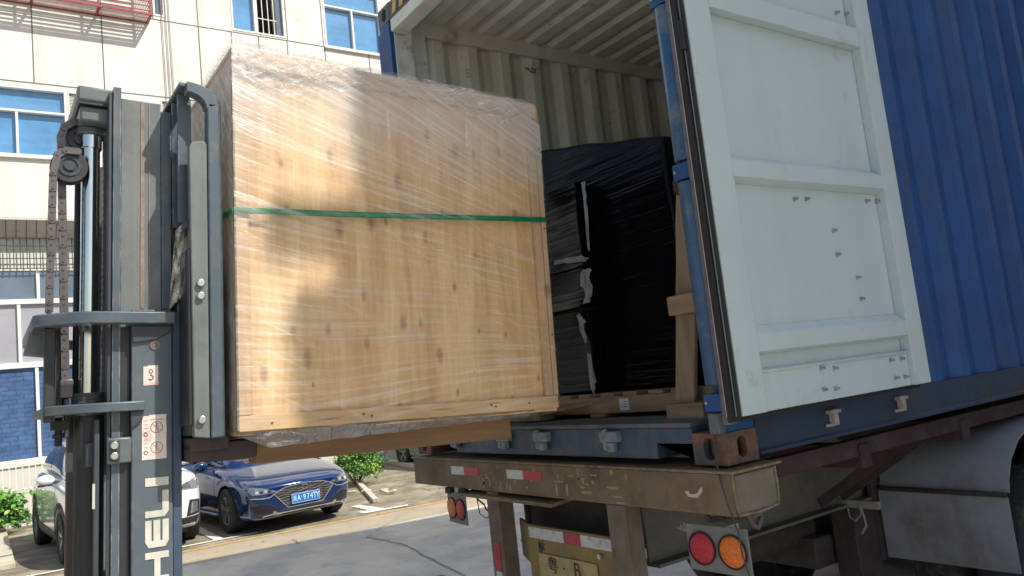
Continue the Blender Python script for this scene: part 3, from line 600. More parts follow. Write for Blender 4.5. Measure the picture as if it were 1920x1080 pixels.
# worn paint ghosts of old lettering, scrapes
SCR = M("scraped pale paint", (.30, .26, .19), .8, var=.35, scale=30)
bm = nb()
def scrape(pts, y0, z0, s): 
    v = [bm.verts.new((BX-.0016, y0-p[0]*s, z0+p[1]*s)) for p in pts]; bm.faces.new(v)
for (yy, zz, ww, hh) in ((1.66, 1.15, .012, .075), (1.60, 1.16, .010, .08), (1.63, 1.19, .05, .014), (1.41, 1.14, .012, .05), (1.02, 1.15, .012, .085), (.94, 1.15, .012, .08), (1.0, 1.20, .05, .013), (.83, 1.22, .04, .012), (.80, 1.16, .05, .02), (.62, 1.19, .045, .016), (.60, 1.155, .05, .012), (.58, 1.13, .04, .012), (.90, 1.23, .03, .012), (1.50, 1.14, .02, .03), (.74, 1.24, .03, .01)):
    P = []
    for k in range(10):
        a = 2*math.pi*k/10; P.append((math.copysign(abs(math.cos(a))**.6, math.cos(a))*ww*rnd.uniform(.8, 1.2), math.copysign(abs(math.sin(a))**.6, math.sin(a))*hh*.5*rnd.uniform(.75, 1.2)))
    scrape(P, yy, zz+hh*.2, .75)
for k in range(26):
    ww, hh = rnd.choice(((.008, .05), (.02, .012), (.012, .03))); P = []
    for q in range(9): a = 2*math.pi*q/9; P.append((math.cos(a)*ww*rnd.uniform(.5, 1.4), math.sin(a)*hh*.5*rnd.uniform(.5, 1.4)))
    scrape(P, rnd.uniform(.5, 1.75), rnd.uniform(1.14, 1.26), .8)
tp("paint_scrape", bm, SCR, rb, fix=False)
bm = nb()
v = [(0, 0), (.03, .012), (.045, -.01), (.10, -.004), (.13, .03), (.15, .04), (.145, .01), (.10, -.03), (.03, -.028)]
bm.faces.new([bm.verts.new((BX-.0022, .205-a*.62, 1.200+b*.62)) for a, b in v]); tp("paint_patch", bm, M("pink torn sticker", (.55, .42, .38), .7), rb, fix=False)
for y in (.75, 1.70):   # main longitudinal beams
    bm = nb(); box(bm, BX+.27, 12.4, y-.006, y+.006, .805, 1.27); box(bm, BX+.27, 12.4, y-.07, y+.07, .79, .8045); box(bm, BX+.27, 12.4, y-.07, y+.07, 1.2705, 1.285)
    tp("main_beam", bm, M("grey brown main beam", (.125, .115, .10), .75, var=.3, scale=3, bump=.3, dirt_or_shade=((.18, .15, .11), .3, 5)))
bm = nb(); box(bm, BX+.26, 12.4, .05, .10, 1.20, 1.275); box(bm, BX+.26, 12.4, 2.40, 2.46, 1.19, 1.275); tp("side_rail", bm, REDDARK, bevel=.004)
bm = nb(); x = .9
while x < 12: box(bm, x, x+.08, .041, 2.399, 1.15, 1.25); x += .9
tp("cross_member", bm, REDDARK)
bm = nb()
for x in (1.35, 1.55): beam(bm, (x, .12, 1.19), (x+.10, .67, .86), .05, .012, Vector((1, 0, 0)))
box(bm, 1.9, 2.0, .72, 1.7, .58, .785); tp("gusset", bm, DARK)
bm = nb(); box(bm, .262, .30, .77, 1.68, .86, 1.19); tp("rear_cross_plate", bm, DARK)
# underrun posts
for (ya, yb) in ((1.55, 1.665), (.575, .69)):
    bm = nb(); prism(bm, [(BX+.008, ya), (BX+.008, yb), (BX+.014, yb), (BX+.10, yb-.012), (BX+.10, ya), (BX+.094, ya), (BX+.094, yb-.02), (BX+.022, yb-.010), (BX+.022, ya)], 2, .45, 1.12)
    box(bm, BX+.0085, BX+.0995, ya+.002, yb-.014, .45, 1.119)
    P_ = tp("underrun_post", bm, M("brown grey post paint", (.16, .125, .095), .75, var=.3, scale=8, bump=.3), bevel=.004)
    bm = nb(); box(bm, BX+.004, BX+.0075, ya+.03, yb-.03, *((.71, .86) if ya > 1 else (.62, .815))); tp("reflector", bm, REFR, P_)
    bm = nb(); box(bm, BX+.004, BX+.0075, ya+.03, yb-.03, *((.52, .708) if ya > 1 else (.5, .618))); tp("reflector", bm, REFW, P_)
bm = nb(); box(bm, BX+.02, BX+.12, -.02, 2.46, .44, .55); tp("underrun_bar", bm, MUD, bevel=.008)
# number plate board
YBD = M("ochre painted board", (.26, .18, .06), .7, var=.22, scale=5, bump=.25, dirt_or_shade=((.20, .15, .09), .4, 6))
bm = nb(); box(bm, .05, .07, .70, 1.42, .55, .955); prism(bm, [(.05, 1.42), (.07, 1.42), (.15, 1.60), (.13, 1.60)], 2, .76, .955)
bd = tp("plate_board", bm, YBD, bevel=.003)
for (a, b, mt) in ((1.40, 1.115, REFW), (1.113, .985, REFR), (.983, .70, REFW)):
    bm = nb(); box(bm, .046, .0495, b, a, .893, .945); tp("reflector", bm, mt, bd)
bm = nb(); box(bm, .040, .046, .88, 1.33, .56, .825); npl = tp("number_plate", bm, M("yellow number plate", (.40, .31, .12), .5, var=.15, scale=10, dirt_or_shade=((.26, .19, .09), .4, 12)), bd, bevel=.004)
INK = M("dark plate lettering", (.05, .02, .015), .6)
def face_mx(x, y, z): # text on a face looking to -x, reading towards -y
    return Matrix(((0, 0, -1, x), (-1, 0, 0, y), (0, 1, 0, z), (0, 0, 0, 1)))
text("plate_text", "粤", .085, INK, face_mx(.0385, 1.215, .773), npl); text("plate_text", "·", .08, INK, face_mx(.0385, 1.125, .77), npl); text("plate_text", "B", .098, INK, face_mx(.0385, 1.025, .775), npl)
text("plate_text", "15", .11, INK, face_mx(.0385, 1.215, .672), npl)
bm = nb(); cyl(bm, (.045, .845, .865), (.030, .845, .865), .012, seg=14); tp("board_bolt", bm, STEEL, bd)
# rosette smear on the board
bm = nb()
for k in range(40):
    a = rnd.uniform(0, 6.28); r0 = rnd.uniform(.0, .02); r1 = r0+rnd.uniform(.008, .018); p0 = (1.31+math.cos(a)*r0, .875-.02+math.sin(a)*r0); p1 = (1.31+math.cos(a)*r1, .855+math.sin(a)*r1); beam(bm, (.0485, *p0), (.0485, *p1), .004, .002, Vector((1, 0, 0)))
tp("mud_smear", bm, M("grey mud", (.09, .085, .08), .9), bd)
# lamp plates
def lampplate(ya, yb, z0, z1, yaw, colors, lab):
    cy, cz = (ya+yb)/2, (z0+z1)/2; w_, h_ = abs(yb-ya), z1-z0
    e = Matrix.Translation((BX-.005, cy, cz)) @ Matrix.Rotation(yaw, 4, 'Z')
    bm = nb(); box(bm, -.004, .004, -w_/2, w_/2, -h_/2, h_/2); bm.transform(e)
    pl = tp("lamp_bracket", bm, M("grey lamp bracket", (.17, .17, .16), .6, var=.2, scale=12, bump=.2), bevel=.006, label=lab)
    for k, (mt, nm) in enumerate(colors):
        y = w_*(.245 if k == 0 else -.245); r = min(w_*.225, h_*.34)
        bm = nb(); n = 24; prof = [(.0, r*1.12), (-.010, r*1.1), (-.013, r), (-.016, r)]; rings = []
        ring(bm, (y, 0), 0, r*1.005, r*1.07, -.0045, -.012, 28); bm.transform(e); tp("lamp_rim", bm, BLACKR, pl)
        bm = nb(); rows = 6; vs = []
        for j in range(rows):
            t = j/(rows-1)*math.pi/2; rr_ = r*math.cos(t) if j < rows-1 else 0
            if rr_ <= 1e-6: vs.append([bm.verts.new((-.006-.018, y, 0))]); continue
            vs.append([bm.verts.new((-.006-.018*math.sin(t), y+rr_*math.cos(2*math.pi*i/n), rr_*math.sin(2*math.pi*i/n))) for i in range(n)])
        for A, B in zip(vs, vs[1:]):
            for i in range(n):
                j = (i+1) % n
                if len(B) == 1: bm.faces.new((A[i], A[j], B[0]))
                else: bm.faces.new((A[i], A[j], B[j], B[i]))
        bm.transform(e); tp(nm, bm, mt, pl)
    return pl
lampplate(2.085, 1.840, .925, 1.095, R(-6), ((LAMPA, "amber_lamp"), (LAMPR, "red_lamp")), "lamp bracket with amber and red lamps at the far end")
lampplate(.212, -.068, .915, 1.085, R(3), ((LAMPR, "red_lamp"), (LAMPA, "amber_lamp")), "lamp bracket with red and amber lamps at the near end")
bm = nb(); box(bm, BX-.01, BX+.02, 2.02, 2.08, 1.088, 1.121); box(bm, BX-.01, BX+.02, 1.86, 1.93, 1.088, 1.121); tp("lamp_hanger", bm, BLACKR)
bm = nb(); box(bm, BX+.012, BX+.022, 1.94, 2.01, 1.09, 1.12); tp("lamp_tag", bm, REFW)
bm = nb(); tube(bm, [(.0, .16, 1.12), (.02, .14, 1.09), (.03, .10, 1.10), (.02, .06, 1.095), (.06, .0, 1.10), (.12, -.02, 1.115)], .012, 8); tube(bm, [(.05, -.01, 1.12), (.06, -.02, 1.08), (.10, -.01, 1.06), (.14, .0, 1.09)], .010, 8); tp("hanging_cable", bm, M("dusty cable sleeve", (.12, .10, .085), .8, var=.3, scale=40))
bm = nb(); tube(bm, [(.0, 1.79, 1.10), (-.02, 1.76, 1.07), (.0, 1.73, 1.04), (-.01, 1.70, 1.02), (.0, 1.66, 1.0)], .005, 6); tube(bm, [(.0, 1.80, 1.07), (-.01, 1.77, .99), (.0, 1.72, .97), (.01, 1.67, .99)], .003, 6); tp("lamp_wire", bm, BARM)
bm = nb()
for k in range(3): tube(bm, [(.25, .55-.02*k, .98+.01*k), (.24, .42, .965-.012*k), (.25, .30, .975+.01*k), (.26, .22, 1.0+.012*k)], .006, 6)
tp("pale_hose", bm, M("pale hose", (.38, .38, .37), .6))
# wheels, axles, mudguards
TYRE = M("worn truck tyre", (.025, .025, .028), .85, var=.3, scale=12, bump=.3, dirt_or_shade=((.10, .09, .075), .3, 9))
RIM = M("grimy truck rim", (.13, .12, .12), .6, .3, var=.3, scale=10)
def truck_wheel(x, y, flip, parent):
    bm = nb(); prof = [(.28, .0), (.34, .0), (.46, .015), (.50, .05), (.51, .12), (.51, .18), (.50, .25), (.46, .285), (.34, .30), (.28, .30)]; n = 44; V = [[bm.verts.new((x+math.cos(2*math.pi*i/n)*r, y+t*flip, .39+math.sin(2*math.pi*i/n)*r)) for i in range(n)] for r, t in prof]
    for A, B in zip(V, V[1:]):
        for i in range(n): j = (i+1) % n; bm.faces.new((A[i], A[j], B[j], B[i]))
    W_ = tp("wheel", bm, TYRE, parent)
    bm = nb(); prof = [(.0, .03), (.09, .03), (.10, .07), (.20, .09), (.25, .05), (.285, .01), (.285, .29)]; V = [[bm.verts.new((x+math.cos(2*math.pi*i/n)*max(r, .002), y+t*flip, .39+math.sin(2*math.pi*i/n)*max(r, .002))) for i in range(n)] for r, t in prof]
    for A, B in zip(V, V[1:]):
        for i in range(n): j = (i+1) % n; bm.faces.new((A[i], A[j], B[j], B[i]))
    for k in range(10): a = k*.628; cyl(bm, (x+.15*math.cos(a), y+.08*flip, .39+.15*math.sin(a)), (x+.15*math.cos(a), y+.045*flip, .39+.15*math.sin(a)), .014, seg=8)
    tp("rim", bm, RIM, W_)
for x in (2.62, 3.93, 5.24):
    for y, fl in ((-.02, 1), (.33, 1), (2.46, -1), (2.11, -1)): truck_wheel(x, y, fl, None)
    bm = nb(); cyl(bm, (x, .25, .39), (x, 2.2, .39), .07, seg=16); tp("axle", bm, DARK)
GUARD = M("grey plastic mudguard", (.26, .27, .30), .55, var=.15, scale=3, bump=.15, dirt_or_shade=((.17, .15, .15), .3, 1.2), streak=((.34, .34, .34), .6, 14, .5))
for ys, ye in ((-.035, .655), (1.785, 2.475)):
    bm = nb(); P = []
    for k in range(9): a = math.radians(192-k*8.5); P.append((2.62+.63*math.cos(a), .70+.62*math.sin(a)*1.0))
    P = [(1.985, .47), (1.985, .60), (1.985, .84)]; up = [(2.01, .862), (2.03, .93), (2.09, 1.02), (2.20, 1.10), (2.36, 1.155), (2.62, 1.175), (2.95, 1.15)]
    def strip(P, th=.006):
        A = [bm.verts.new((p[0], ys, p[1])) for p in P]; B = [bm.verts.new((p[0], ye, p[1])) for p in P]; A2 = [bm.verts.new((p[0]+th, ys, p[1]-th)) for p in P]; B2 = [bm.verts.new((p[0]+th, ye, p[1]-th)) for p in P]
        for i in range(len(P)-1):
            bm.faces.new((A[i], A[i+1], B[i+1], B[i])); bm.faces.new((A2[i], B2[i], B2[i+1], A2[i+1])); bm.faces.new((A[i], A2[i], A2[i+1], A[i+1])); bm.faces.new((B[i], B[i+1], B2[i+1], B2[i]))
        bm.faces.new((A[0], B[0], B2[0], A2[0])); bm.faces.new((A[-1], A2[-1], B2[-1], B[-1]))
    strip(P); g = tp("mudguard", bm, GUARD, ang=50)
    bm = nb(); strip(up); tp("guard_top", bm, GUARD, g, ang=50)
    bm = nb(); beam(bm, (1.975, ys, .852), (1.975, ye, .852), .02, .022); tp("guard_bar", bm, REDDARK, g, bevel=.004)
bm = nb(); box(bm, 1.75, 1.97, .68, .83, .35, .78); box(bm, 1.60, 1.85, .85, 1.6, .45, .62); cyl(bm, (1.1, 1.05, .66), (1.75, 1.05, .66), .12, seg=24); tp("suspension", bm, DARK, bevel=.01)
bm = nb(); tube(bm, [(1.70, .675, .79), (1.70, .67, .74), (1.70, .64, .72), (1.70, .60, .76), (1.70, .60, .80)], .005, 6); tube(bm, [(1.70, .60, .81), (1.70, .585, .75), (1.70, .58, .70), (1.69, .605, .66)], .006, 6); box(bm, 1.71, 1.74, .50, .75, .79, .83); tp("rope", bm, M("frayed pale rope", (.28, .25, .22), .9))
bm = nb(); box(bm, 1.95, 6.0, .672, .70, .45, 1.18); tp("added_dark_panel", bm, DARK)  # added dark sheet, hides the bright ground beyond the wheels
# trailer nose, landing legs and tractor unit stand far along, out of the picture
bm = nb(); box(bm, 9.0, 9.12, .5, .62, -.07, 1.1); box(bm, 9.0, 9.12, 1.85, 1.97, -.07, 1.1); box(bm, 8.9, 9.22, .42, .70, GZ, -.07); box(bm, 8.9, 9.22, 1.77, 2.05, GZ, -.07); tp("landing_leg", bm, DARK)
# wire hanging over the corner casting
bm = nb(); tube(bm, [tuple(at(*q, 0, d_)) for q, d_ in (((1345, 792), .0), ((1341, 800), -.012), ((1338, 830), -.012), ((1344, 872), -.02), ((1352, 905), -.05), ((1368, 955), -.055), ((1385, 1000), -.055), ((1392, 1040), -.055), ((1405, 1079), -.055), ((1412, 1110), -.055))], .0035, 6)
mo("wire", bm, BARM, label="thin dark wire hanging over the rusty corner down past the near lamps", cat="wire")

# ------------------------------------------------------------ cargo inside
PW = wood_mat("rough pallet wood", (.20, .13, .075), (.40, .28, .165), 'y', False)
PWX = wood_mat("rough pallet wood along", (.20, .145, .09), (.38, .29, .19), 'z', False)
def pallet(name, L_, W_, H_, n, m, label, loc, rot=(0, 0, 0), bl=3, group=None):
    t = empty(name, loc, rot, label=label, cat="pallet", group="wooden pallets in the container"); rr = random.Random(len(label))
    for k in range(n):
        y = k*(W_-.09)/(n-1); bm = nb(); box(bm, rr.uniform(-.012, .012), L_+rr.uniform(-.012, .012), y, y+.09, H_-.018, H_); mo("top_board", bm, m, t, bevel=.002)
    for k in range(bl):
        x = k*(L_-.1)/(bl-1); bm = nb(); box(bm, x, x+.1, -.003, W_+.003, .018, H_-.0185); mo("stringer", bm, m, t, bevel=.003)
    for k in range(3):
        y = k*(W_-.1)/2; bm = nb(); box(bm, 0, L_, y, y+.1, 0, .0175); mo("bottom_board", bm, m, t, bevel=.002)
    return t
p1 = pallet("wooden_pallet", 1.1, 1.17, .115, 8, PW, "flat wooden pallet with a white paper label under the black wrapped load", (.27, .40, 1.467))
bm = nb(); box(bm, -.004, -.001, .36, .42, .030, .085); mo("paper_label", bm, M("white paper label", (.62, .64, .66), .6), p1)
bm = nb()
for k in range(3): box(bm, -.005, -.0041, .37, .41-k*.01, .045+k*.012, .048+k*.012)
mo("label_print", bm, INK, p1)
p1.rotation_euler = (0, 0, R(3))
bm = nb(); beam(bm, (.14, 1.43, 1.49), (.30, .98, 1.545), .10, .018); pb = mo("loose_board", bm, PWX, bevel=.003, label="loose board lying in front of the flat pallet at the container door", cat="board")
bm = nb(); box(bm, .12, .22, 1.30, 1.75, 1.468, 1.54); mo("timber_block", bm, PWX, bevel=.004, label="short timber block on the container floor behind the crate's lower corner", cat="timber")
BF = M("black stretch film", (.003, .0035, .005), .16, var=.3, scale=3, bump=.0, spec=.13)
def wrapfilm(m):
    n = m.node_tree; L = n.links.new; b = n.nodes["Principled BSDF"]; tc = n.nodes.new("ShaderNodeTexCoord")
    mp = n.nodes.new("ShaderNodeMapping"); mp.inputs["Scale"].default_value = (2, 1.2, 22); mp.inputs["Rotation"].default_value = (R(9), 0, 0); L(tc.outputs["Object"], mp.inputs[0])
    t = n.nodes.new("ShaderNodeTexNoise"); t.inputs["Scale"].default_value = 1.4; t.inputs["Detail"].default_value = 5; L(mp.outputs[0], t.inputs["Vector"])
    bp_ = n.nodes.new("ShaderNodeBump"); bp_.inputs["Strength"].default_value = .5; bp_.inputs["Distance"].default_value = .02; L(t.outputs[0], bp_.inputs["Height"]); L(bp_.outputs[0], b.inputs["Normal"])
wrapfilm(BF)
def lump(name, x0, x1, y0, y1, z0, z1, label, tz=(0, 0), amp=.012, group=None):
    """film-wrapped load: a box with soft corners, pulled-in faces and creases; tz lowers the top towards low y"""
    bm = nb(); N = 14
    bmesh.ops.create_cube(bm, size=1); bmesh.ops.subdivide_edges(bm, edges=bm.edges, cuts=N, use_grid_fill=True)
    for v in bm.verts:
        a = v.co+Vector((.5, .5, .5)); zt = z1-(1-a.y)*tz[0]-a.x*tz[1]
        p = Vector((x0+a.x*(x1-x0), y0+a.y*(y1-y0), z0+a.z*(zt-z0)))
        p += Vector((noise.noise(p*4), noise.noise(p*4+Vector((7, 1, 3))), noise.noise(p*4+Vector((1, 9, 3)))))*amp
        p.x += .02*math.sin(math.pi*a.z)*math.sin(math.pi*a.y)*(1 if a.x < .5 else -1)
        v.co = p
    c = Vector(((x0+x1)/2, (y0+y1)/2, z0)); bm.transform(Matrix.Translation(-c))
    o = mo(name, bm, BF, bevel=.02, ang=60, seg=3, label=label, cat="wrapped load", group=group); o.location = c; return o
G = "black wrapped loads in the container"
la = lump("wrapped_load", .35, 1.45, .42, 1.75, 1.585, 3.03, "tall black film wrapped load at the back, higher than the boxes before it", (.30, -.05), .014, G)
lump("wrapped_load", 1.5, 2.6, .25, 2.2, 1.47, 3.05, "black wrapped load deepest in the container behind the tall one", (.1, 0), .012, G)
s1 = lump("wrapped_box", .265, .345, .98, 1.72, 2.22, 2.66, "top black wrapped box with a pale edge, just right of the crate", (.0, 0), .008, G)
s2 = lump("wrapped_box", .27, .345, .99, 1.72, 2.02, 2.215, "middle black wrapped box with a torn silver corner", (.0, 0), .008, G)
s3 = lump("wrapped_box", .265, .345, 1.0, 1.72, 1.59, 2.0, "lowest black wrapped box standing on the flat pallet", (.0, 0), .008, G)
SIL = M("torn silver film", (.30, .33, .35), .3, var=.4, scale=25, bump=.6, bscale=60)
def shard(parent, pts, x, d=(.01,)):
    bm = nb(); W_ = parent.matrix_basis.inverted() if False else Matrix.Translation(-parent.location)
    P = []
    for (a, b), (c, d2) in zip(pts, pts[1:]+pts[:1]):
        for k in range(4): t = k/4; P.append((a+(c-a)*t+rnd.uniform(-1.6, 1.6), b+(d2-b)*t+rnd.uniform(-1.6, 1.6)))
    v = [bm.verts.new(W_ @ at(a, b, 0, x-.003-rnd.random()*.008)) for a, b in P]; bm.faces.new(v); bmesh.ops.triangulate(bm, faces=bm.faces)
    e = bmesh.ops.extrude_face_region(bm, geom=bm.faces[:]); 
    for g in e['geom']:
        if isinstance(g, bmesh.types.BMVert): g.co.x += .003
    mo("torn_film", bm, SIL, parent)
shard(s1, [(1091, 341), (1096, 340), (1100, 390), (1105, 470), (1101, 465), (1096, 400)], .262)
shard(s2, [(1090, 508), (1108, 503), (1104, 520), (1110, 540), (1106, 566), (1092, 570), (1098, 548), (1089, 535)], .262)
shard(s2, [(1040, 489), (1090, 480), (1103, 484), (1098, 490), (1066, 492), (1038, 497)], .262)
shard(s3, [(1080, 592), (1086, 588), (1097, 602), (1092, 612), (1100, 632), (1097, 645), (1090, 628), (1086, 606)], .257)
shard(s3, [(1100, 662), (1108, 664), (1116, 715), (1114, 738), (1108, 730), (1106, 690)], .257)
# upright pallet leaning on the right wall
up = empty("wooden_pallet", (.20, .10, 1.468), label="weathered pallet standing on edge beside the blue door post", cat="pallet", group="wooden pallets in the container")
def upq(px, py, x=.20): q = at(px, py, 0, x); return q.y-.10, q.z-1.468
for (px0, px1, pt, pb_, dx) in ((1267, 1302, 352, 760, 0), (1305, 1316, 585, 760, .06), (1318, 1345, 480, 760, .10)):
    y0, zt = upq(px0, pt); y1, _ = upq(px1, pt); _, zb = upq(px0, pb_); y0b, _ = upq(px0, pb_); y1b, _ = upq(px1, pb_)
    bm = nb(); zs_ = [zb+(zt-zb)*k/6 for k in range(7)]; 
    pts = [(y0b+(y0-y0b)*k/6+rnd.uniform(-.003, .003), zs_[k]) for k in range(7)]+[(y1b+(y1-y1b)*k/6+rnd.uniform(-.003, .003), zs_[k]) for k in range(6, -1, -1)]
    prism(bm, pts, 0, dx, dx+.022); mo("slat", bm, PWX, up, bevel=.002)
for (px0, px1, pt, pb_) in ((1258, 1312, 557, 584), (1256, 1330, 757, 788)):
    y0, zt = upq(px0, pt, .17); y1, zb = upq(px1, pb_, .17); bm = nb(); box(bm, -.06, -.001, y1, y0, zb, zt); box(bm, .023, .059, y1, y0, zb, zt); mo("cross_block", bm, PW, up, bevel=.005)
y0, zt = upq(1262, 338, .18); y1, zb = upq(1290, 358, .18); bm = nb(); box(bm, -.03, .06, y1, y0, zb, zt); mo("end_cap", bm, M("dark splintered wood", (.06, .035, .04), .9, var=.5, scale=60, bump=.8), up, bevel=.008)
y0, zt = upq(1256, 620, .19); bm = nb(); box(bm, .062, .085, -.03, .33, .02, .115); mo("slat", bm, PW, up, bevel=.002)

# ------------------------------------------------------------ wooden crate on the forks (local axes u right, v away, w up)
TH = R(2.9); O = Vector((-1.6, .6, 1.63))
PLY = wood_mat("pale plywood", (.54, .33, .155), (.73, .51, .265), 'z', True, .55)
PINE = wood_mat("pine batten", (.44, .28, .14), (.62, .43, .23), 'x', True)
PINEV = wood_mat("pine batten upright", (.44, .28, .14), (.60, .41, .22), 'z', True)
SKID = wood_mat("brown skid beam", (.20, .115, .055), (.28, .17, .085), 'x', False)
cr = empty("wooden_crate", O, (0, TH, 0), label="big plywood crate wrapped in clear film with a green strap, lifted on the forks", cat="crate")
U0, U1, V1, W1 = .025, 1.310, 1.20, 1.295
bm = nb(); box(bm, U0+.003, U1-.003, .010, .022, .002, W1-.002); mo("front_panel", bm, PLY, cr)
bm = nb(); box(bm, U0+.006, U0+.018, .0225, V1-.0225, .002, W1-.002); mo("side_panel", bm, PLY, cr)
bm = nb(); box(bm, U1-.018, U1-.006, .0225, V1-.0225, .002, W1-.002); mo("side_panel", bm, PLY, cr)
bm = nb(); box(bm, U0+.003, U1-.003, V1-.022, V1-.010, .002, W1-.002); mo("back_panel", bm, PLY, cr)
bm = nb(); box(bm, U0, U1, .002, V1-.002, W1-.001, W1+.012); mo("top_panel", bm, PLY, cr, bevel=.002)
bm = nb(); box(bm, U0+.001, U1-.001, .004, V1-.004, -.012, .0015); mo("base_panel", bm, PLY, cr)
for a, b in ((U0+.001, U0+.045), (U1-.062, U1-.024), (U1-.022, U1-.001)):
    bm = nb(); box(bm, a, b, -.008 if b < U1-.01 else -.014, .0095, .052, W1-.060); mo("upright_batten", bm, PINEV, cr, bevel=.002)
for z0, z1 in ((.0, .050), (W1-.058, W1-.004)):
    bm = nb(); box(bm, U0+.001, U1-.001, -.009, .0095, z0, z1); mo("cross_batten", bm, PINE, cr, bevel=.002)
bm = nb()
for u, w_ in ((.13, .022), (.45, .03), (.48, .022), (.98, .03), (1.0, .022), (1.16, .028), (U1-.012, .3), (U1-.012, .75), (U1-.012, 1.1)): cyl(bm, (u, -.0145 if u > U1-.02 else -.0095, w_), (u, -.016 if u > U1-.02 else -.011, w_), .004, seg=8)
mo("nail_head", bm, BARM, cr)
for v0 in (.14, .55, .98):
    bm = nb(); box(bm, .12, 1.165, v0, v0+.09, -.112, -.0125-.0); mo("skid", bm, SKID, cr, bevel=.003)
# green strap
GS = M("green plastic strap", (.015, .20, .075), .35, var=.15, scale=30, spec=.6)
bm = nb(); P = [(U0-.012, V1*.75, .80), (U0-.012, .3, .755), (U0-.010, .0, .722), (U0-.004, -.017, .722), (.4, -.019, .738), (.9, -.019, .766), (U1-.003, -.020, .788), (U1+.004, -.012, .789), (U1+.006, .4, .795), (U1+.006, V1*.75, .80)]
rg = []
for (u, v, w_) in P: rg.append([bm.verts.new((u, v, w_-.0105)), bm.verts.new((u, v, w_+.0105))])
for a, b in zip(rg, rg[1:]): bm.faces.new((a[0], b[0], b[1], a[1]))
o = mo("green_strap", bm, GS, cr, ang=80, fix=False); sm = o.modifiers.new("thick", 'SOLIDIFY'); sm.thickness = .0015
# stretch film
def lerp(a, b, t): return a+(b-a)*t
def film(name, fn, nu, nv, uvfn, dens, mat, parent=cr, uv2=None):
    bm = nb(); uv = bm.loops.layers.uv.new("film"); ub = bm.loops.layers.uv.new("film2"); dl_ = bm.verts.layers.float.new("dens"); G_ = []
    for j in range(nv+1):
        row = []
        for i in range(nu+1):
            s, t = i/nu, j/nv; v = bm.verts.new(fn(s, t)); v[dl_] = dens(s, t); row.append((v, s, t))
        G_.append(row)
    for j in range(nv):
        for i in range(nu):
            q = [G_[j][i], G_[j][i+1], G_[j+1][i+1], G_[j+1][i]]; f = bm.faces.new([a[0] for a in q])
            for l, a in zip(f.loops, q): l[uv].uv = uvfn(a[1], a[2]); l[ub].uv = (uv2 or uvfn)(a[1], a[2])
    return mo(name, bm, mat, parent, ang=70, fix=False)
FILM = film_mat("clear stretch film", .03, .40, (.84, .84, .84), .2, two=True, lo=.46)
FILMS = film_mat("side stretch film", .16, .80, (.74, .74, .70), .2, .8)
FILMT = film_mat("crumpled film", .05, .75, (.88, .88, .89), .12, 1.0, lo=.50)
def sl(t):   # slope of the streaks against height: level low down, steep halfway, level at the top
    return .02+.50*math.exp(-((t-.62)/.20)**2)-.10*math.exp(-((t-.05)/.15)**2)
def f_front(s, t):
    u = lerp(U0-.008, U1+.001 if t < .93 else U1-.02, s); w_ = lerp(.004, W1+.004, t)
    c = Vector((u*1.5, uv_front(s, t)[1]*9, 3)); d = .0035*noise.noise(c*2.2)
    return (u, -.0185-.004*(1-s)+d, w_)
def uv_front(s, t):
    a = math.atan2(t-.12-.04*s, 2.1-s); return (s*1.2, a*1.75+.02*noise.noise(Vector((s*2, t*2, 0))))
def uv2_front(s, t): return (s*.9, t*.9+s*.52+.02*noise.noise(Vector((s*2, t*2, 7))))
def d_front(s, t):
    d = .10*math.exp(-(s/.10)**2)+.24*max(0, min(1, (t-.66)/.2))+.05*noise.noise(Vector((s*5, t*5, 1)))-.06*max(0, (s-.6)/.4)*max(0, min(1, (.75-t)/.1))
    return d-.02
film("film_front", f_front, 90, 110, uv_front, d_front, FILM, uv2=uv2_front)
film("film_side", lambda s, t: (U0-.010+.004*noise.noise(Vector((s*9, t*22, 0))), lerp(-.018, V1, s), lerp(-.01, W1+.01, t)), 50, 70, lambda s, t: (s*.8-t*.3, t*1.1-s*1.1), lambda s, t: .12+.25*noise.noise(Vector((s*6, t*14-s*8, 4))), FILMS)
film("film_top", lambda s, t: (lerp(U0-.01, U1-.03, s), lerp(-.02, V1, t), W1+.016+.005*noise.noise(Vector((s*14, t*14, 2)))+.012*max(0, 1-s*2.5)), 60, 40, lambda s, t: (s, t), lambda s, t: .15, FILMT)
# crumpled fold hanging over the front top edge
def low_edge(s): return .140+.045*math.sin(s*7+1)+.035*noise.noise(Vector((s*9, 0, 5)))-.03*s-(.05 if s > .9 else 0)*(s-.9)*20
def f_fold(s, t):
    u = lerp(U0-.012, U1-.075, s); h = low_edge(s); top = W1+.018+.022*max(0, 1-s*5)+.004*noise.noise(Vector((s*16, 0, 0))); w_ = top-t*h
    n1 = noise.noise(Vector((s*26, t*7, 0))); n2 = noise.noise(Vector((s*60, t*22, 5))); n3 = abs(noise.noise(Vector((s*18+t*2, t*9, 9))))
    bul = .012*math.sin(min(1, t*1.15)*math.pi)
    return (u+.008*n2, -.020-bul-.008*n1-.004*n2-.012*n3*(1-t*.6)+(.03 if t < .04 else 0), w_+.012*n1*(1-t))
def d_fold(s, t):
    d = .03+.20*noise.noise(Vector((s*30, t*12, 3)))+.45*max(0, abs(noise.noise(Vector((s*24, t*9, 8))))-.12); e = .0
    if t > .9: d -= (t-.9)*3*(.5+noise.noise(Vector((s*40, 0, 0))))
    return d
film("film_fold", f_fold, 170, 34, lambda s, t: (t*.5+s*.6, s*.9+t*.25), d_fold, FILMT)
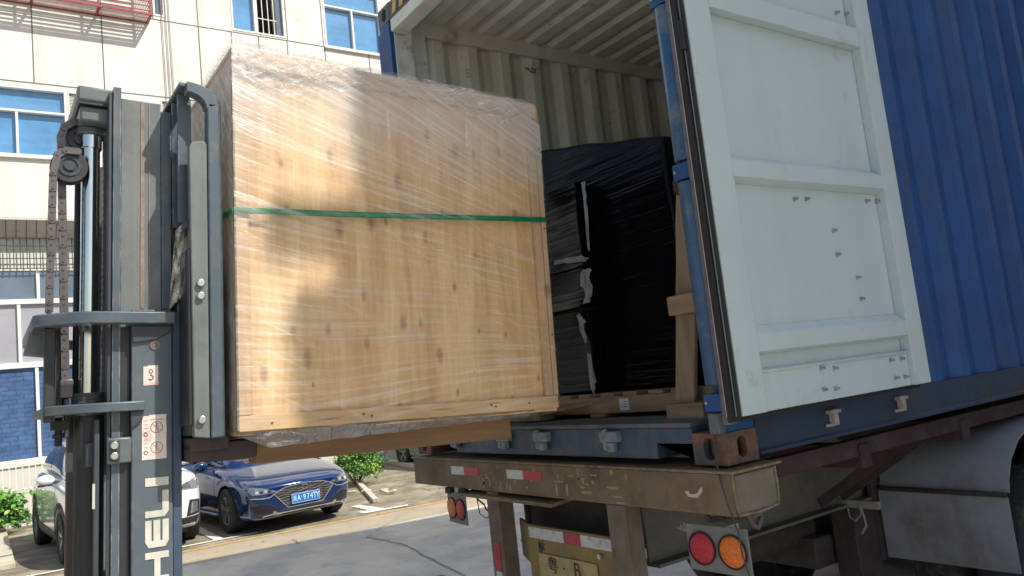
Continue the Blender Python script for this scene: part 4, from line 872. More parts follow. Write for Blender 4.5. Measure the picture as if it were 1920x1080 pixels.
# loose vertical tails of film
FT = M("white film tail", (.80, .80, .80), .2, var=.1, spec=.8, alpha=.3)
for (s0, l_, k) in ((.435, .12, .003), (.70, .10, .003)):
    u = lerp(U0, U1, s0); z = W1-.14; prev = None; bm = nb()
    for j in range(9):
        t = j/8; uu = u+k*math.sin(t*5+s0*20); zz = z-l_*t; v_ = -.028-.012*math.sin(t*3.1); wd = .0014+.0022*abs(math.sin(t*9+s0*9))
        a = bm.verts.new((uu-wd, v_, zz)); b = bm.verts.new((uu+wd, v_-.004, zz))
        if prev: bm.faces.new((prev[0], prev[1], b, a))
        prev = (a, b)
    mo("film_tail", bm, FT, cr, fix=False)
# grey sheet hanging under the crate
SH = film_mat("grey hanging sheet", .80, .15, (.30, .29, .29), .18, .9)
def f_sheet(s, t):
    u = lerp(.022, 1.19, s); dep = lerp(.055, .028, min(1, s*1.3))*(1-.25*max(0, s-.85)/.15)
    if s < .07: dep *= .35+.65*s/.07
    w_ = -.004-t*dep; vv = -.004+.05*t*(.4+s*.6)+.010*noise.noise(Vector((s*12, t*4, 0)))
    return (u+t*.03*(1-s), vv, w_+.004*noise.noise(Vector((s*20, t*3, 4))))
film("hanging_sheet", f_sheet, 90, 8, lambda s, t: (s*2, t*.15+s*.03), lambda s, t: .15, SH)
film("hanging_sheet", lambda s, t: (lerp(.020, .05, t), lerp(-.004, 1.15, s)+.02*t, -.003-.018*t+.004*noise.noise(Vector((s*9, t*3, 1)))), 40, 6, lambda s, t: (s*2, t*.2), lambda s, t: .15, SH)

# ------------------------------------------------------------ forklift
STB = M("dark slate forklift paint", (.070, .098, .122), .38, var=.12, scale=3, bump=.06, bscale=25, dirt_or_shade=((.13, .125, .115), .3, 6), streak=((.13, .14, .14), .6, 10, .8), wear=((.30, .31, .30), .007))
STL = M("lighter worn mast steel", (.125, .15, .155), .42, var=.15, scale=4, bump=.1, dirt_or_shade=((.075, .09, .10), .4, 3), streak=((.21, .18, .15), .7, 18, .35), wear=((.34, .33, .31), .006))
STD = M("near black forklift paint", (.022, .024, .028), .5, var=.3, scale=6, bump=.12)
STC = M("dark cladding steel", (.04, .048, .057), .5, var=.2, scale=6, bump=.1)  # even dark slate base for the smaller mast parts
CHN = M("oily leaf chain", (.13, .115, .115), .38, .5, var=.15, scale=25)
CHR = M("polished piston chrome", (.78, .78, .74), .16, 1, var=.05, scale=5)
GREASE = M("greasy mast edge", (.20, .15, .12), .5, var=.3, scale=30)
W0 = (1.63-GZ)/math.cos(TH)
Wd = Vector((math.sin(TH), 0, math.cos(TH)))
fk = empty("forklift", O-W0*Wd, (0, TH, 0), label="dark slate forklift mast and carriage holding up the wrapped crate", cat="forklift")
class FK: pass
def fo(name, bm, mat, parent=None, **kw):
    o = mo(name, bm, mat, parent or fk, **kw)
    if parent is None: o.location = (0, 0, W0)
    return o
def chan(u0, u1, v0, v1, t, w0, w1, open_dir):
    """C channel: web at v0 side (open_dir=+1 opens towards +v)"""
    if open_dir > 0: pts = [(u0, v0), (u1, v0), (u1, v1), (u1-t*1.4, v1), (u1-t*1.4, v0+t), (u0+t*1.4, v0+t), (u0+t*1.4, v1), (u0, v1)]
    else: pts = [(u0, v1), (u0, v0), (u0+t*1.4, v0), (u0+t*1.4, v1-t), (u1-t*1.4, v1-t), (u1-t*1.4, v0), (u1, v0), (u1, v1)]
    bm = nb(); prism(bm, pts, 2, w0, w1); return bm
# outer mast (two uprights), middle and inner mast rising above it
OM = None
for v0, v1, od in ((.170, .245, 1), (.955, 1.03, -1)):
    o = fo("outer_mast", chan(-.258, -.137, v0, v1, .014, -W0+.12, .415, od), STB, bevel=.004)
    if OM is None: OM = o
for v0, v1, od in ((.185, .25, 1), (.95, 1.015, -1)):
    bm = chan(-.288, -.165, v0+.012, v1+.0, .012, -W0+.25, 1.135, od); fo("middle_mast", bm, STL, bevel=.003)
    bm = chan(-.312, -.289, v0+.004, v1, .008, -W0+.3, 1.168, od); fo("inner_mast", bm, STB, bevel=.003)
    bm = nb(); box(bm, -.325, -.3125, v0+.012 if od > 0 else v0, v1 if od > 0 else v1-.012, -W0+.3, 1.15); fo("inner_mast", bm, STC, bevel=.002)
bm = nb(); box(bm, -.229, -.217, .1945, .1968, .42, 1.13); box(bm, -.204, -.200, .1945, .1968, .42, 1.13); fo("wear_strip", bm, GREASE)
bm = nb(); box(bm, -.136, -.108, .176, .24, -W0+.2, .41); fo("mast_flange", bm, M("deep blue mast edge", (.045, .07, .115), .4, var=.15, scale=6), bevel=.003)
bm = nb(); box(bm, -.164, -.132, .20, .24, .42, 1.11); fo("mast_flange", bm, STB, bevel=.003)
# cross head
bm = nb(); box(bm, -.415, -.313, .22, .99, 1.118, 1.170); box(bm, -.405, -.313, .24, .97, 1.055, 1.108); fo("cross_head", bm, STL, bevel=.008)
bm = nb(); box(bm, -.41, -.313, .225, .985, 1.1085, 1.1175); fo("cross_head_gap", bm, STD)
for vv in (.33,):
    bm = nb(); cyl(bm, (-.363, vv, 1.032), (-.363, vv, 1.054), .046, seg=28); box(bm, -.363, -.313, vv-.03, vv+.03, 1.036, 1.052); r_ = fo("rod_clamp", bm, STB, bevel=.003)
    bm = nb(); cyl(bm, (-.363, vv, 1.05), (-.363, vv, 1.078), .014, seg=6); fo("nut", bm, STEEL, r_, bevel=.001)
    bm = nb(); cyl(bm, (-.363, vv, .15), (-.363, vv, 1.03), .0285, seg=36); fo("piston_rod", bm, CHR)
    bm = nb(); cyl(bm, (-.363, vv, .985), (-.363, vv, 1.034), .034, seg=32); fo("rod_collar", bm, CHR, bevel=.003)
    bm = nb(); cyl(bm, (-.358, vv, .085), (-.358, vv, .158), .054, seg=32)
    for k in range(5): cyl(bm, (-.358, vv, .10+k*.012), (-.358, vv, .103+k*.012), .0555, seg=32)
    fo("gland_nut", bm, M("ribbed dark gland", (.055, .06, .06), .5, var=.2, scale=20), bevel=.002)
    bm = nb(); cyl(bm, (-.358, vv, -W0+.15), (-.358, vv, .084), .047, seg=32); fo("lift_cylinder", bm, STD)
    bm = nb(); cyl(bm, (-.386, vv+.03, -W0+.15), (-.386, vv+.03, .086), .036, seg=28); fo("lift_cylinder", bm, M("brown black cylinder", (.035, .028, .026), .45, var=.2, scale=4))
    bm = nb(); cyl(bm, (-.386, vv+.03, -.09), (-.386, vv+.03, -.028), .0375, seg=28); fo("cylinder_band", bm, M("grey green band", (.13, .14, .12), .5, var=.2, scale=20))
    bm = nb(); cyl(bm, (-.392, vv+.08, .12), (-.392, vv+.08, .93), .011, seg=16); fo("guide_rod", bm, STD)
    # sheaves
    for (uu, ww, rr_, dv) in ((-.395, 1.02, .062, .03), (-.430, .905, .055, -.03)):
        bm = nb(); cyl(bm, (uu, vv+dv-.022, ww), (uu, vv+dv-.016, ww), rr_, seg=36); cyl(bm, (uu, vv+dv-.016, ww), (uu, vv+dv+.016, ww), rr_*.84, seg=36); cyl(bm, (uu, vv+dv+.016, ww), (uu, vv+dv+.022, ww), rr_, seg=36); sv = fo("chain_sheave", bm, M("dark sheave steel", (.05, .05, .055), .4, .4, var=.3, scale=20), bevel=.002)
        bm = nb(); ring(bm, (uu, ww), 1, rr_*.45, rr_*.62, vv+dv-.026, vv+dv-.0225); cyl(bm, (uu, vv+dv-.03, ww), (uu, vv+dv-.0225, ww), rr_*.3, seg=16); fo("sheave_hub", bm, STC, sv)
# chains
def chain(u_, v_, wtop, wbot, arc=None, pitch=.0235, wd=.021, lean=0.):
    bm = nb(); path = [(u_+lean*(wtop-w_), w_) for w_ in [wbot+pitch*k for k in range(int((wtop-wbot)/pitch)+1)]]
    if arc:
        cu, cw, r_, a0, a1 = arc; n = max(2, int(abs(a1-a0)*r_/pitch)); path += [(cu+r_*math.cos(a0+(a1-a0)*k/n), cw+r_*math.sin(a0+(a1-a0)*k/n)) for k in range(1, n+1)]
    for k, (p, q) in enumerate(zip(path, path[1:])):
        d = Vector((q[0]-p[0], 0, q[1]-p[1])); L_ = d.length; d.normalize(); s = Vector((-d.z, 0, d.x)) if False else Vector((d.z, 0, -d.x))
        for (va, vb) in (((v_-.016, v_-.0125), (v_+.0125, v_+.016), (v_-.003, v_+.003)) if k % 2 else ((v_-.012, v_-.0085), (v_+.0085, v_+.012), (v_-.0078, v_-.0035), (v_+.0035, v_+.0078))):
            ou = []
            c0 = Vector((p[0], 0, p[1])); c1 = Vector((q[0], 0, q[1])); h = wd/2
            for a in (-150, -110, -70, -30): ou.append(c0+(d*math.sin(R(a+30))*.0+s*0)+(-d*math.cos(R(a+90))*h+s*math.sin(R(a+90))*h))
            for a in (30, 70, 110, 150): ou.append(c1+(d*math.cos(R(a-90))*h-s*math.sin(R(a-90))*h))
            cen = (c0+c1)/2; ou = sorted(ou, key=lambda z: math.atan2((z-cen).dot(s), (z-cen).dot(d)))
            A = [bm.verts.new((z.x, va, z.z)) for z in ou]; B = [bm.verts.new((z.x, vb, z.z)) for z in ou]; m_ = len(ou)
            for i in range(m_): j = (i+1) % m_; bm.faces.new((A[i], A[j], B[j], B[i]))
            bm.faces.new(A[::-1]); bm.faces.new(B)
        cyl(bm, (p[0], v_-.019, p[1]), (p[0], v_+.019, p[1]), .0042, seg=8)
    return fo("lift_chain", bm, CHN, ang=30)
for vv, sg in ((.30, 1),):
    chain(-.476, vv-.02, .900, .425, arc=(-.424, .905, .052, math.pi, math.pi*.4), lean=-.010, wd=.025, pitch=.0265)
    chain(-.452, vv+.03, 1.02, .165, arc=(-.395, 1.02, .057, math.pi, math.pi*.45), lean=.028, wd=.027, pitch=.0285)
    chain(-.318, vv+.03, 1.04, -.10, wd=.018)
    bm = nb(); box(bm, -.445, -.407, vv+.012, vv+.048, .145, .205); cyl(bm, (-.426, vv+.03, .02), (-.426, vv+.03, .145), .008, seg=10); fo("chain_anchor", bm, CHN, bevel=.003)
    bm = nb(); box(bm, -.470, -.420, vv-.03, vv+.03, .045, .075); cyl(bm, (-.448, vv, -.005), (-.448, vv, .085), .011, seg=12); cyl(bm, (-.448, vv, .02), (-.448, vv, .034), .018, seg=6); fo("chain_anchor", bm, BLACKR, bevel=.002)
# mast tie plates
def plate(ua, ub, w_, th, v_in, name):
    P = [(ub, v_in), (ua+.155, v_in), (ua+.11, v_in+.012), (ua+.02, v_in+.085), (ua, v_in+.115), (ua+.004, 1.2-v_in-.115), (ua+.03, 1.2-v_in-.085), (ua+.14, 1.2-v_in), (ub, 1.2-v_in), (ub, 1.2-v_in-.04), (ua+.17, 1.2-v_in-.04), (ua+.085, 1.2-v_in-.10), (ua+.075, .62), (ua+.085, v_in+.12), (ua+.17, v_in+.04), (ub, v_in+.04)]
    bm = nb(); prism(bm, P, 2, w_, w_+th); return fo(name, bm, STB, bevel=.004)
plate(-.527, -.135, .365, .038, .130, "upper_tie_plate")
plate(-.490, -.222, .090, .030, .145, "lower_tie_plate")
bm = nb(); prism(bm, [(-.262, .36), (-.135, .36), (-.150, .335), (-.19, .315), (-.255, .305)], 1, .160, .1695); fo("gusset", bm, STC, bevel=.002)
bm = nb(); prism(bm, [(-.262, .089), (-.222, .089), (-.228, .06), (-.26, .035)], 1, .158, .1695); fo("gusset", bm, STC, bevel=.002)
bm = nb(); box(bm, -.30, -.259, .19, .24, -W0+.2, .36); fo("mast_flange", bm, STD, bevel=.003)
for (a, b, v0, m) in ((-.492, -.462, .26, STD), (-.455, -.440, .33, STC), (-.435, -.418, .38, STC)):
    bm = nb(); box(bm, a, b, v0, v0+.05, .115 if a > -.48 else .07, .365); fo("tie_upright", bm, m, bevel=.003)
bm = nb(); prism(bm, [(-.53, .36), (-.47, .36), (-.47, .28), (-.545, .29)], 1, .36, .40); fo("hose_guard", bm, STL, bevel=.004)
# lower bracket, cover strips
bm = nb(); box(bm, -.327, -.258, .165, .185, -.070, .010); br_ = fo("cylinder_bracket", bm, STL, bevel=.006)
bm = nb(); box(bm, -.322, -.292, .158, .1645, -.062, .004); fo("bracket_plate", bm, STC, br_, bevel=.004)
for w_ in (-.013, -.045):
    bm = nb(); cyl(bm, (-.308, .1575, w_), (-.308, .148, w_), .0115, seg=20); fo("bolt", bm, STEEL, br_, bevel=.002)
bm = nb(); box(bm, -.378, -.352, .215, .25, -.075, .0); fo("cylinder_clamp", bm, STC, bevel=.003)
bm = nb(); box(bm, -.331, -.290, .200, .208, -.39, -.100); fo("cover_plate", bm, STL, bevel=.005)
bm = nb(); box(bm, -.360, -.345, .19, .21, -W0+.3, .07); fo("hose_strip", bm, STC, bevel=.003)
bm = nb(); box(bm, -.364, -.357, .184, .1895, -.20, -.125); sg = fo("serial_tag", bm, M("pale tag", (.5, .5, .48), .5))
# raised rim round mast hole
bm = nb(); ring(bm, (-.190, .298), 1, .008, .015, .1665, .1698, 24); cyl(bm, (-.190, .1685, .298), (-.190, .1697, .298), .006, seg=16); fo("grease_nipple", bm, GREASE, OM)
# lettering HELI running up the upright: strokes in (along = upwards, across = towards the left)
L0, L1_ = -.150, -.219
def stroke(bm, a0, a1, c0, c1):   # a: w range, c: fraction across letter height from base (right) to top (left)
    ua, ub = lerp(L0, L1_, c0), lerp(L0, L1_, c1); box(bm, min(ua, ub), max(ua, ub), .1676, .1694, a0, a1)
def letter(bm, ch, w0_, w1_):
    t = .020; T = .30
    if ch == 'H': stroke(bm, w0_, w0_+t, 0, 1); stroke(bm, w1_-t, w1_, 0, 1); stroke(bm, w0_+t, w1_-t, .36, .36+T*.85)
    if ch == 'E':
        prism(bm, [(L0, w0_+t*.9), (L0-.010, w0_), (L1_+.010, w0_), (L1_, w0_+t*.9), (L1_, w1_), (L1_+.0185, w1_), (L1_+.0185, w0_+t), (-.195, w0_+t), (-.195, w1_), (-.175, w1_), (-.175, w0_+t), (L0-.0185, w0_+t), (L0-.0185, w1_), (L0, w1_)], 1, .1676, .1694)
    if ch == 'L': prism(bm, [(L0, w0_+.016), (L0-.012, w0_), (L1_, w0_), (L1_, w0_+t), (L0-.019, w0_+t), (L0-.019, w1_), (L0, w1_)], 1, .1676, .1694)
    if ch == 'I': stroke(bm, w0_, w0_+t*1.3, 0, 1)
bm = nb(); letter(bm, 'H', -.445, -.352); letter(bm, 'E', -.338, -.255); letter(bm, 'L', -.246, -.165); letter(bm, 'I', -.150, -.13); 
HL = fo("mast_lettering", bm, WHITE, OM, fix=True)
STK = M("faded pinkish sticker", (.68, .58, .52), .5, var=.08, scale=30, dirt_or_shade=((.55, .30, .27), .25, 20))
SIGN = M("brown sign print", (.20, .06, .045), .6); SIGD = M("dark sign print", (.06, .05, .05), .6)
def sticker(u0, u1, w0_, w1_, red=True):
    bm = nb(); n = 8; P = [(u0, w0_), (u1, w0_+.001)]+[(u1+.0006*math.sin(k*2.1), w0_+(w1_-w0_)*k/6) for k in range(1, 6)]+[(u1, w1_), (u0+(u1-u0)*.3, w1_), (u0+(u1-u0)*.28, w1_-.003), (u0, w1_-.003)]
    prism(bm, P, 1, .1684, .1696); return fo("sticker", bm, STK, OM)
s1_ = sticker(-.224, -.180, .168, .232)
bm = nb(); ring(bm, (-.202, .213), 1, .004, .0068, .1680, .1683, 20)
tube(bm, [(-.202, .1681, .206), (-.202, .1681, .200)], .0013, 6); tube(bm, [(-.202+.0072*math.sin(a), .1681, .193+.0072*math.cos(a)) for a in [R(x) for x in range(0, 260, 20)]], .0016, 6); fo("hook_sign", bm, SIGD, s1_)
s2_ = sticker(-.228, -.156, -.067, .074)
bm = nb()
for wc in (.034, -.030):
    ring(bm, (-.185, wc), 1, .0165, .0185, .1680, .1683, 32); beam(bm, (-.198, .1681, wc+.012), (-.172, .1681, wc-.012), .0004, .0014, Vector((0, 1, 0)))
fo("prohibition_ring", bm, SIGN, s2_)
bm = nb()
for wc, f in ((.034, 1), (-.030, -1)):
    cyl(bm, (-.185, .1683, wc+.0115), (-.185, .1679, wc+.0115), .0024, seg=12)
    for a, b, w_ in (((-.185, wc+.008), (-.186, wc-.002), .0042), ((-.186, wc-.001), (-.191*1, wc-.012), .0024), ((-.185, wc-.001), (-.181, wc-.0125), .0024), ((-.185, wc+.007), (-.192, wc+.002 if f > 0 else wc+.006), .0018), ((-.185, wc+.007), (-.178, wc+.003), .0018)):
        beam(bm, (a[0], .1681, a[1]), (b[0], .1681, b[1]), .0004, w_, Vector((0, 1, 0)))
fo("walking_figure", bm, SIGD, s2_)
bm = nb()
for k in range(9): box(bm, -.223, -.212, .1680, .1683, .055-k*.012, .0565-k*.012)
for k in range(2): box(bm, -.205, -.165, .1680, .1683, .060-k*.003, .0608-k*.003)
ring(bm, (-.217, .012), 1, .004, .006, .1679, .1682, 16); ring(bm, (-.217, -.045), 1, .004, .006, .1679, .1682, 16)
fo("small_print", bm, SIGD, s2_)
# carriage and load backrest
for v0 in (.03, 1.12):
    bm = nb(); box(bm, -.050, -.006, v0, v0+.05, -.012, 1.10); 
    fo("backrest_side", bm, STB, bevel=.006)
    bm = nb(); n = 10; P = []
    for k in range(n+1): a = R(90-9*k); P.append((-.145+.139*math.sin(R(9*k)), 1.095+.062*math.cos(R(9*k))))
    P2 = [(-.145+(.139-.03)*math.sin(R(9*k)), 1.095+(.062-.028)*math.cos(R(9*k))) for k in range(n, -1, -1)]
    P = [(-.115+.109*math.sin(R(9*k)), 1.095+.068*math.cos(R(9*k))) for k in range(n+1)]; P2 = [(-.115+.062*math.sin(R(9*k)), 1.08+.048*math.cos(R(9*k))) for k in range(n, -1, -1)]
    prism(bm, P+P2, 1, v0, v0+.05); fo("backrest_corner", bm, STB, bevel=.003)
    bm = nb(); prism(bm, [(-.100, -.005), (-.052, -.012), (-.052, .955), (-.060, .965), (-.098, .96), (-.108, .94)], 1, v0+.006, v0+.04); sd_ = fo("carriage_side", bm, STL, bevel=.004)
    for w_ in (.484, .442, .048):
        bm = nb(); cyl(bm, (-.077, v0+.005, w_), (-.077, v0-.008, w_), .0125, seg=24); fo("bolt", bm, STEEL, sd_, bevel=.003)
for w_ in (.70, 1.135):
    bm = nb()
    if w_ > 1: beam(bm, (-.108, .05, 1.158), (-.108, 1.15, 1.158), .055, .014)
    else: box(bm, -.115, -.085, .06, 1.14, w_-.03, w_)
    fo("backrest_bar", bm, STB if w_ > 1 else STC, bevel=.004)
k = .09
for v_ in (.11, .20, .29, .38, .47, .56, .65, .74, .83, .92, 1.01):
    bm = nb(); prism(bm, [(-.128, .70), (-.085, .70), (-.085, 1.135), (-.128, 1.15)], 1, v_, v_+.012); fo("backrest_upright", bm, STB, bevel=.002)
bm = nb(); box(bm, -.115, -.060, .045, .17, .03, .60); fo("carriage_block", bm, STD, bevel=.006)
bm = nb(); box(bm, -.104, -.052, .08, 1.12, .48, .58); box(bm, -.104, -.052, .08, 1.12, .0, .11); fo("fork_bar", bm, STC, bevel=.006)
bm = nb(); box(bm, -.155, -.105, .25, .95, .02, .57); fo("carriage_plate", bm, STD, bevel=.004)
for v_ in (.33, .77):
    bm = nb(); prism(bm, [(-.05, .60), (-.012, .60), (-.006, -.025), (.05, -.055), (1.10, -.075), (1.12, -.085), (1.08, -.095), (.0, -.10), (-.05, -.07)], 1, v_, v_+.12); fo("fork", bm, STD, bevel=.004)
bm = nb(); box(bm, -.10, .11, .09, .30, -.085, -.028); box(bm, -.10, .015, .07, 1.1, -.05, -.008); fo("carriage_foot", bm, DARK, bevel=.004)
bm = nb()
for k in range(6): 
    tube(bm, [(-.13+.004*k, .20+.02*k, .70), (-.12, .22+.02*k, .62), (-.10-.006*k, .25+.01*k, .55), (-.125, .24, .46-.01*k)], .008, 6)
fo("hydraulic_hose", bm, BLACKR)
film("torn_wrap", lambda s, t: (lerp(-.165, -.112, s)+.02*t, .075+.01*noise.noise(Vector((s*4, t*4, 3))), lerp(.40, .66, t)+.06*s), 20, 30, lambda s, t: (s*.6, t*.7-s*.8), lambda s, t: .35*noise.noise(Vector((s*5, t*5, 2)))-.1*abs(s-.5), FILMS, fk).location = (0, 0, W0)
# body of the truck behind the mast (left of the picture)
OR = M("forklift body orange", (.55, .16, .03), .4, var=.1)
bm = nb(); box(bm, -2.6, -1.1, .10, 1.10, -W0+.35, -.75); fo("body", bm, OR, bevel=.05)
bm = nb(); box(bm, -3.0, -2.35, .12, 1.08, -W0+.3, -.45); fo("counterweight", bm, STD, bevel=.12, seg=4)
bm = nb()
for v_ in (.14, 1.06): tube(bm, [(-1.15, v_, -.8), (-1.3, v_, .35), (-1.45, v_, .48), (-2.5, v_, .48), (-2.7, v_, .4), (-2.75, v_, -.5)], .025, 8)
for k in range(8): tube(bm, [(-1.5-k*.14, .14, .48), (-1.5-k*.14, 1.06, .48)], .012, 6)
fo("overhead_guard", bm, STD)
bm = nb(); box(bm, -2.2, -1.75, .38, .82, -.74, -.62); box(bm, -2.25, -2.13, .38, .82, -.61, -.15); fo("seat", bm, BLACKR, bevel=.04)
for u_, r_ in ((-.75, .34), (-2.4, .27)):
    for v0, v1 in ((-.02, .20), (1.0, 1.22)):
        bm = nb(); cyl(bm, (u_, v0, -W0+r_+u_*math.tan(TH)), (u_, v1, -W0+r_+u_*math.tan(TH)), r_, seg=36); wq = fo("wheel", bm, BLACKR, bevel=.03)
        bm = nb(); cyl(bm, (u_, v0-.004, -W0+r_+u_*math.tan(TH)), (u_, v1+.004, -W0+r_+u_*math.tan(TH)), r_*.5, seg=24); fo("rim", bm, OR, wq, bevel=.01)
bm = nb(); box(bm, -1.1, -.55, .22, .98, -W0+.25, -W0+.6); fo("chassis", bm, STD, bevel=.02)

# ------------------------------------------------------------ cars
def loftmesh(st):
    """st: (y, zb, wl, wm, zm, ws, zs, zt) -> closed body mesh"""
    bm = nb(); rows = []
    for (y, zb, wl, wm, zm, ws, zs, zt) in st:
        half = [(0, zb), (wl*.6, zb), (wl*.96, zb), (wl, zb+.05), (wm, zm), (lerp(wm, ws, .35), lerp(zm, zs, .72)), (ws, zs), (ws*.78, lerp(zs, zt, .62)), (ws*.42, lerp(zs, zt, .93)), (0, zt)]
        full = half+[(-x, z) for x, z in half[-2:0:-1]]; rows.append([bm.verts.new((x, y, z)) for x, z in full])
    n = len(rows[0])
    for A, B in zip(rows, rows[1:]):
        for i in range(n): j = (i+1) % n; bm.faces.new((A[i], A[j], B[j], B[i]))
    for Rw, rv in ((rows[0], False), (rows[-1], True)):
        h = n//2
        for i in range(h):
            a, b = Rw[i], Rw[i+1]; c, d = Rw[(n-i-1) % n], Rw[(n-i) % n]
            vs = []
            for v in ((b, a, d, c) if not rv else (a, b, c, d)):
                if v not in vs: vs.append(v)
            if len(vs) > 2: bm.faces.new(vs)
    return bm
def baked(name, bm, mat, sub=2, cutters=()):
    bmesh.ops.recalc_face_normals(bm, faces=bm.faces); me = bpy.data.meshes.new(name); bm.to_mesh(me); bm.free(); o = bpy.data.objects.new(name, me); COL.objects.link(o)
    s = o.modifiers.new("s", 'SUBSURF'); s.levels = sub; s.render_levels = sub; tmp = []
    for c in cutters:
        m2 = bpy.data.meshes.new("c"); c.to_mesh(m2); c.free(); co = bpy.data.objects.new("c", m2); COL.objects.link(co); tmp.append(co); b = o.modifiers.new("b", 'BOOLEAN'); b.object = co; b.operation = 'DIFFERENCE'; b.solver = 'EXACT'
    dg = bpy.context.evaluated_depsgraph_get(); dg.update(); me2 = bpy.data.meshes.new_from_object(o.evaluated_get(dg)); me2.materials.clear(); me2.materials.append(mat)
    bpy.data.objects.remove(o)
    for t in tmp: bpy.data.objects.remove(t)
    for p in me2.polygons: p.use_smooth = True; p.material_index = 0
    me2.set_sharp_from_angle(angle=R(38)); return me2
def bvh_of(me): return BVHTree.FromPolygons([v.co.copy() for v in me.vertices], [tuple(p.vertices) for p in me.polygons])
def decal(name, bvh, poly, side, mat, parent, off=.005, step=.05, th=0, **kw):
    """conforming panel: poly in (x,z) for 'f' (front, looking +y) or (y,z) for 'l'/'r' sides, pressed on the body"""
    bm = nb(); bm.faces.new([bm.verts.new((a, 0, b)) for a, b in poly]); xs_ = [a for a, b in poly]; zs_ = [b for a, b in poly]
    for ax_, lo, hi in ((0, min(xs_), max(xs_)), (2, min(zs_), max(zs_))):
        v = lo+step
        while v < hi:
            co = Vector((0, 0, 0)); co[ax_] = v; nn = Vector((0, 0, 0)); nn[ax_] = 1
            bmesh.ops.bisect_plane(bm, geom=bm.verts[:]+bm.edges[:]+bm.faces[:], plane_co=co, plane_no=nn); v += step
    bad = []
    for v in bm.verts:
        a, b = v.co.x, v.co.z
        if side == 'f': o_, d = Vector((a, -3, b)), Vector((0, 1, 0))
        elif side == 'l': o_, d = Vector((-3, a, b)), Vector((1, 0, 0))
        elif side == 'r': o_, d = Vector((3, a, b)), Vector((-1, 0, 0))
        else: o_, d = Vector((a, b, 4)), Vector((0, 0, -1))
        h, n_, i_, ds = bvh.ray_cast(o_, d)
        if h is None: bad.append(v); continue
        v.co = h-d*off
    bmesh.ops.delete(bm, geom=bad, context='VERTS')
    o = mo(name, bm, mat, parent, ang=30, fix=False, **kw)
    if th: sm = o.modifiers.new("th", 'SOLIDIFY'); sm.thickness = th; sm.offset = 0
    return o
CGL = M("dark car glass", (.03, .04, .045), .05, var=.1, spec=.9)
LENS = M("headlamp lens", (.26, .29, .31), .10, .5, var=.35, scale=26, spec=.9)
LED = M("clear lamp element", (.85, .88, .9), .1, .6, var=.1)
TRIM = M("black plastic trim", (.022, .022, .024), .55, var=.2, scale=10)
TY = M("car tyre rubber", (.022, .022, .022), .8, var=.2, scale=10, bump=.2)
ALLOY = M("grey alloy wheel", (.42, .41, .40), .3, .8, var=.15)
def carwheel(root, x, y, r, out, w_=.205, parent=None):
    n = 40; bm = nb(); s = 1 if out > 0 else -1
    prof = [(.62, .0), (.66, .012), (.93, .012), (1.0, -.02), (1.0, -w_+.02), (.93, -w_-.0), (.62, -w_)]
    V = [[bm.verts.new((x+s*t, y+math.cos(2*math.pi*i/n)*r*q, r+math.sin(2*math.pi*i/n)*r*q)) for i in range(n)] for q, t in prof]
    for A, B in zip(V, V[1:]):
        for i in range(n): j = (i+1) % n; bm.faces.new((A[i], A[j], B[j], B[i]))
    wq = mo("wheel", bm, TY, root)
    bm = nb(); ring(bm, (y, r), 0, r*.57, r*.64, x+s*.0, x-s*.14, 36); cyl(bm, (x-s*.02, y, r), (x-s*.06, y, r), r*.13, seg=16)
    for k in range(5):
        a = 2*math.pi*k/5+.3
        for dd in (-.13, .13): beam(bm, (x-s*.028, y+math.cos(a)*r*.08, r+math.sin(a)*r*.08), (x-s*.016, y+math.cos(a+dd)*r*.60, r+math.sin(a+dd)*r*.60), .03, .02, Vector((1, 0, 0)))
    mo("alloy_rim", bm, ALLOY, wq)
    bm = nb(); cyl(bm, (x-s*.13, y, r), (x-s*.14, y, r), r*.60, seg=30); mo("brake_disc", bm, BLACKR, wq)
def car(name, label, P0, yaw, body, house, half, wy, wr, paint, kind):
    root = empty(name, (P0[0], P0[1], GZ), (0, 0, yaw), label=label, cat="car", group="cars parked in front of the office building")
    cut = []
    for y in wy:
        for s in (-1, 1): c = nb(); cyl(c, (s*(half-.24), y, wr), (s*(half+.3), y, wr), wr*1.15, seg=40); cut.append(c)
    bme = baked("body", loftmesh(body), paint, 2, cut); bo = link("body", bme, root); bv = bvh_of(bme)
    hme = baked("cabin", house, paint, 2); ho = link("cabin", hme, root); hv = bvh_of(hme)
    for y in wy:
        for s in (-1, 1): carwheel(root, s*(half-.02), y, wr, s)
    bm = nb(); box(bm, -half+.25, half-.25, .35, body[-1][0]-.3, .17, .5); mo("underbody", bm, TRIM, root)
    return root, bv, hv
def housemesh(st):
    bm = nb(); rows = []
    for (y, zb, zt, wb, wt) in st:
        half_ = [(0, zb), (wb, zb), (lerp(wb, wt, .45), lerp(zb, zt, .5)), (wt, lerp(zb, zt, .9)), (wt*.6, zt), (0, zt+.004)]
        full = half_+[(-x, z) for x, z in half_[-2:0:-1]]; rows.append([bm.verts.new((x, y, z)) for x, z in full])
    n = len(rows[0])
    for A, B in zip(rows, rows[1:]):
        for i in range(n): j = (i+1) % n; bm.faces.new((A[i], A[j], B[j], B[i]))
    bm.faces.new(rows[0][::-1]); bm.faces.new(rows[-1]); return bm
def wrap_top(name, hv, poly, mat, parent, off=.006):  # windscreen: pressed on from above
    return decal(name, hv, poly, 't', mat, parent, off=off, step=.08)
NAVY = M("deep blue metallic paint", (.008, .032, .125), .10, .3, var=.08, coat=1.0, scale=1)
PEARL = M("white car paint", (.74, .75, .75), .2, var=.02, coat=1.0)
SILV = M("grey green car paint", (.26, .28, .25), .25, .2, var=.04, coat=1.0)
CHL = M("pale chrome trim", (.62, .68, .74), .15, .9, var=.05)
def mirrored(f):
    for s in (-1, 1): f(s)
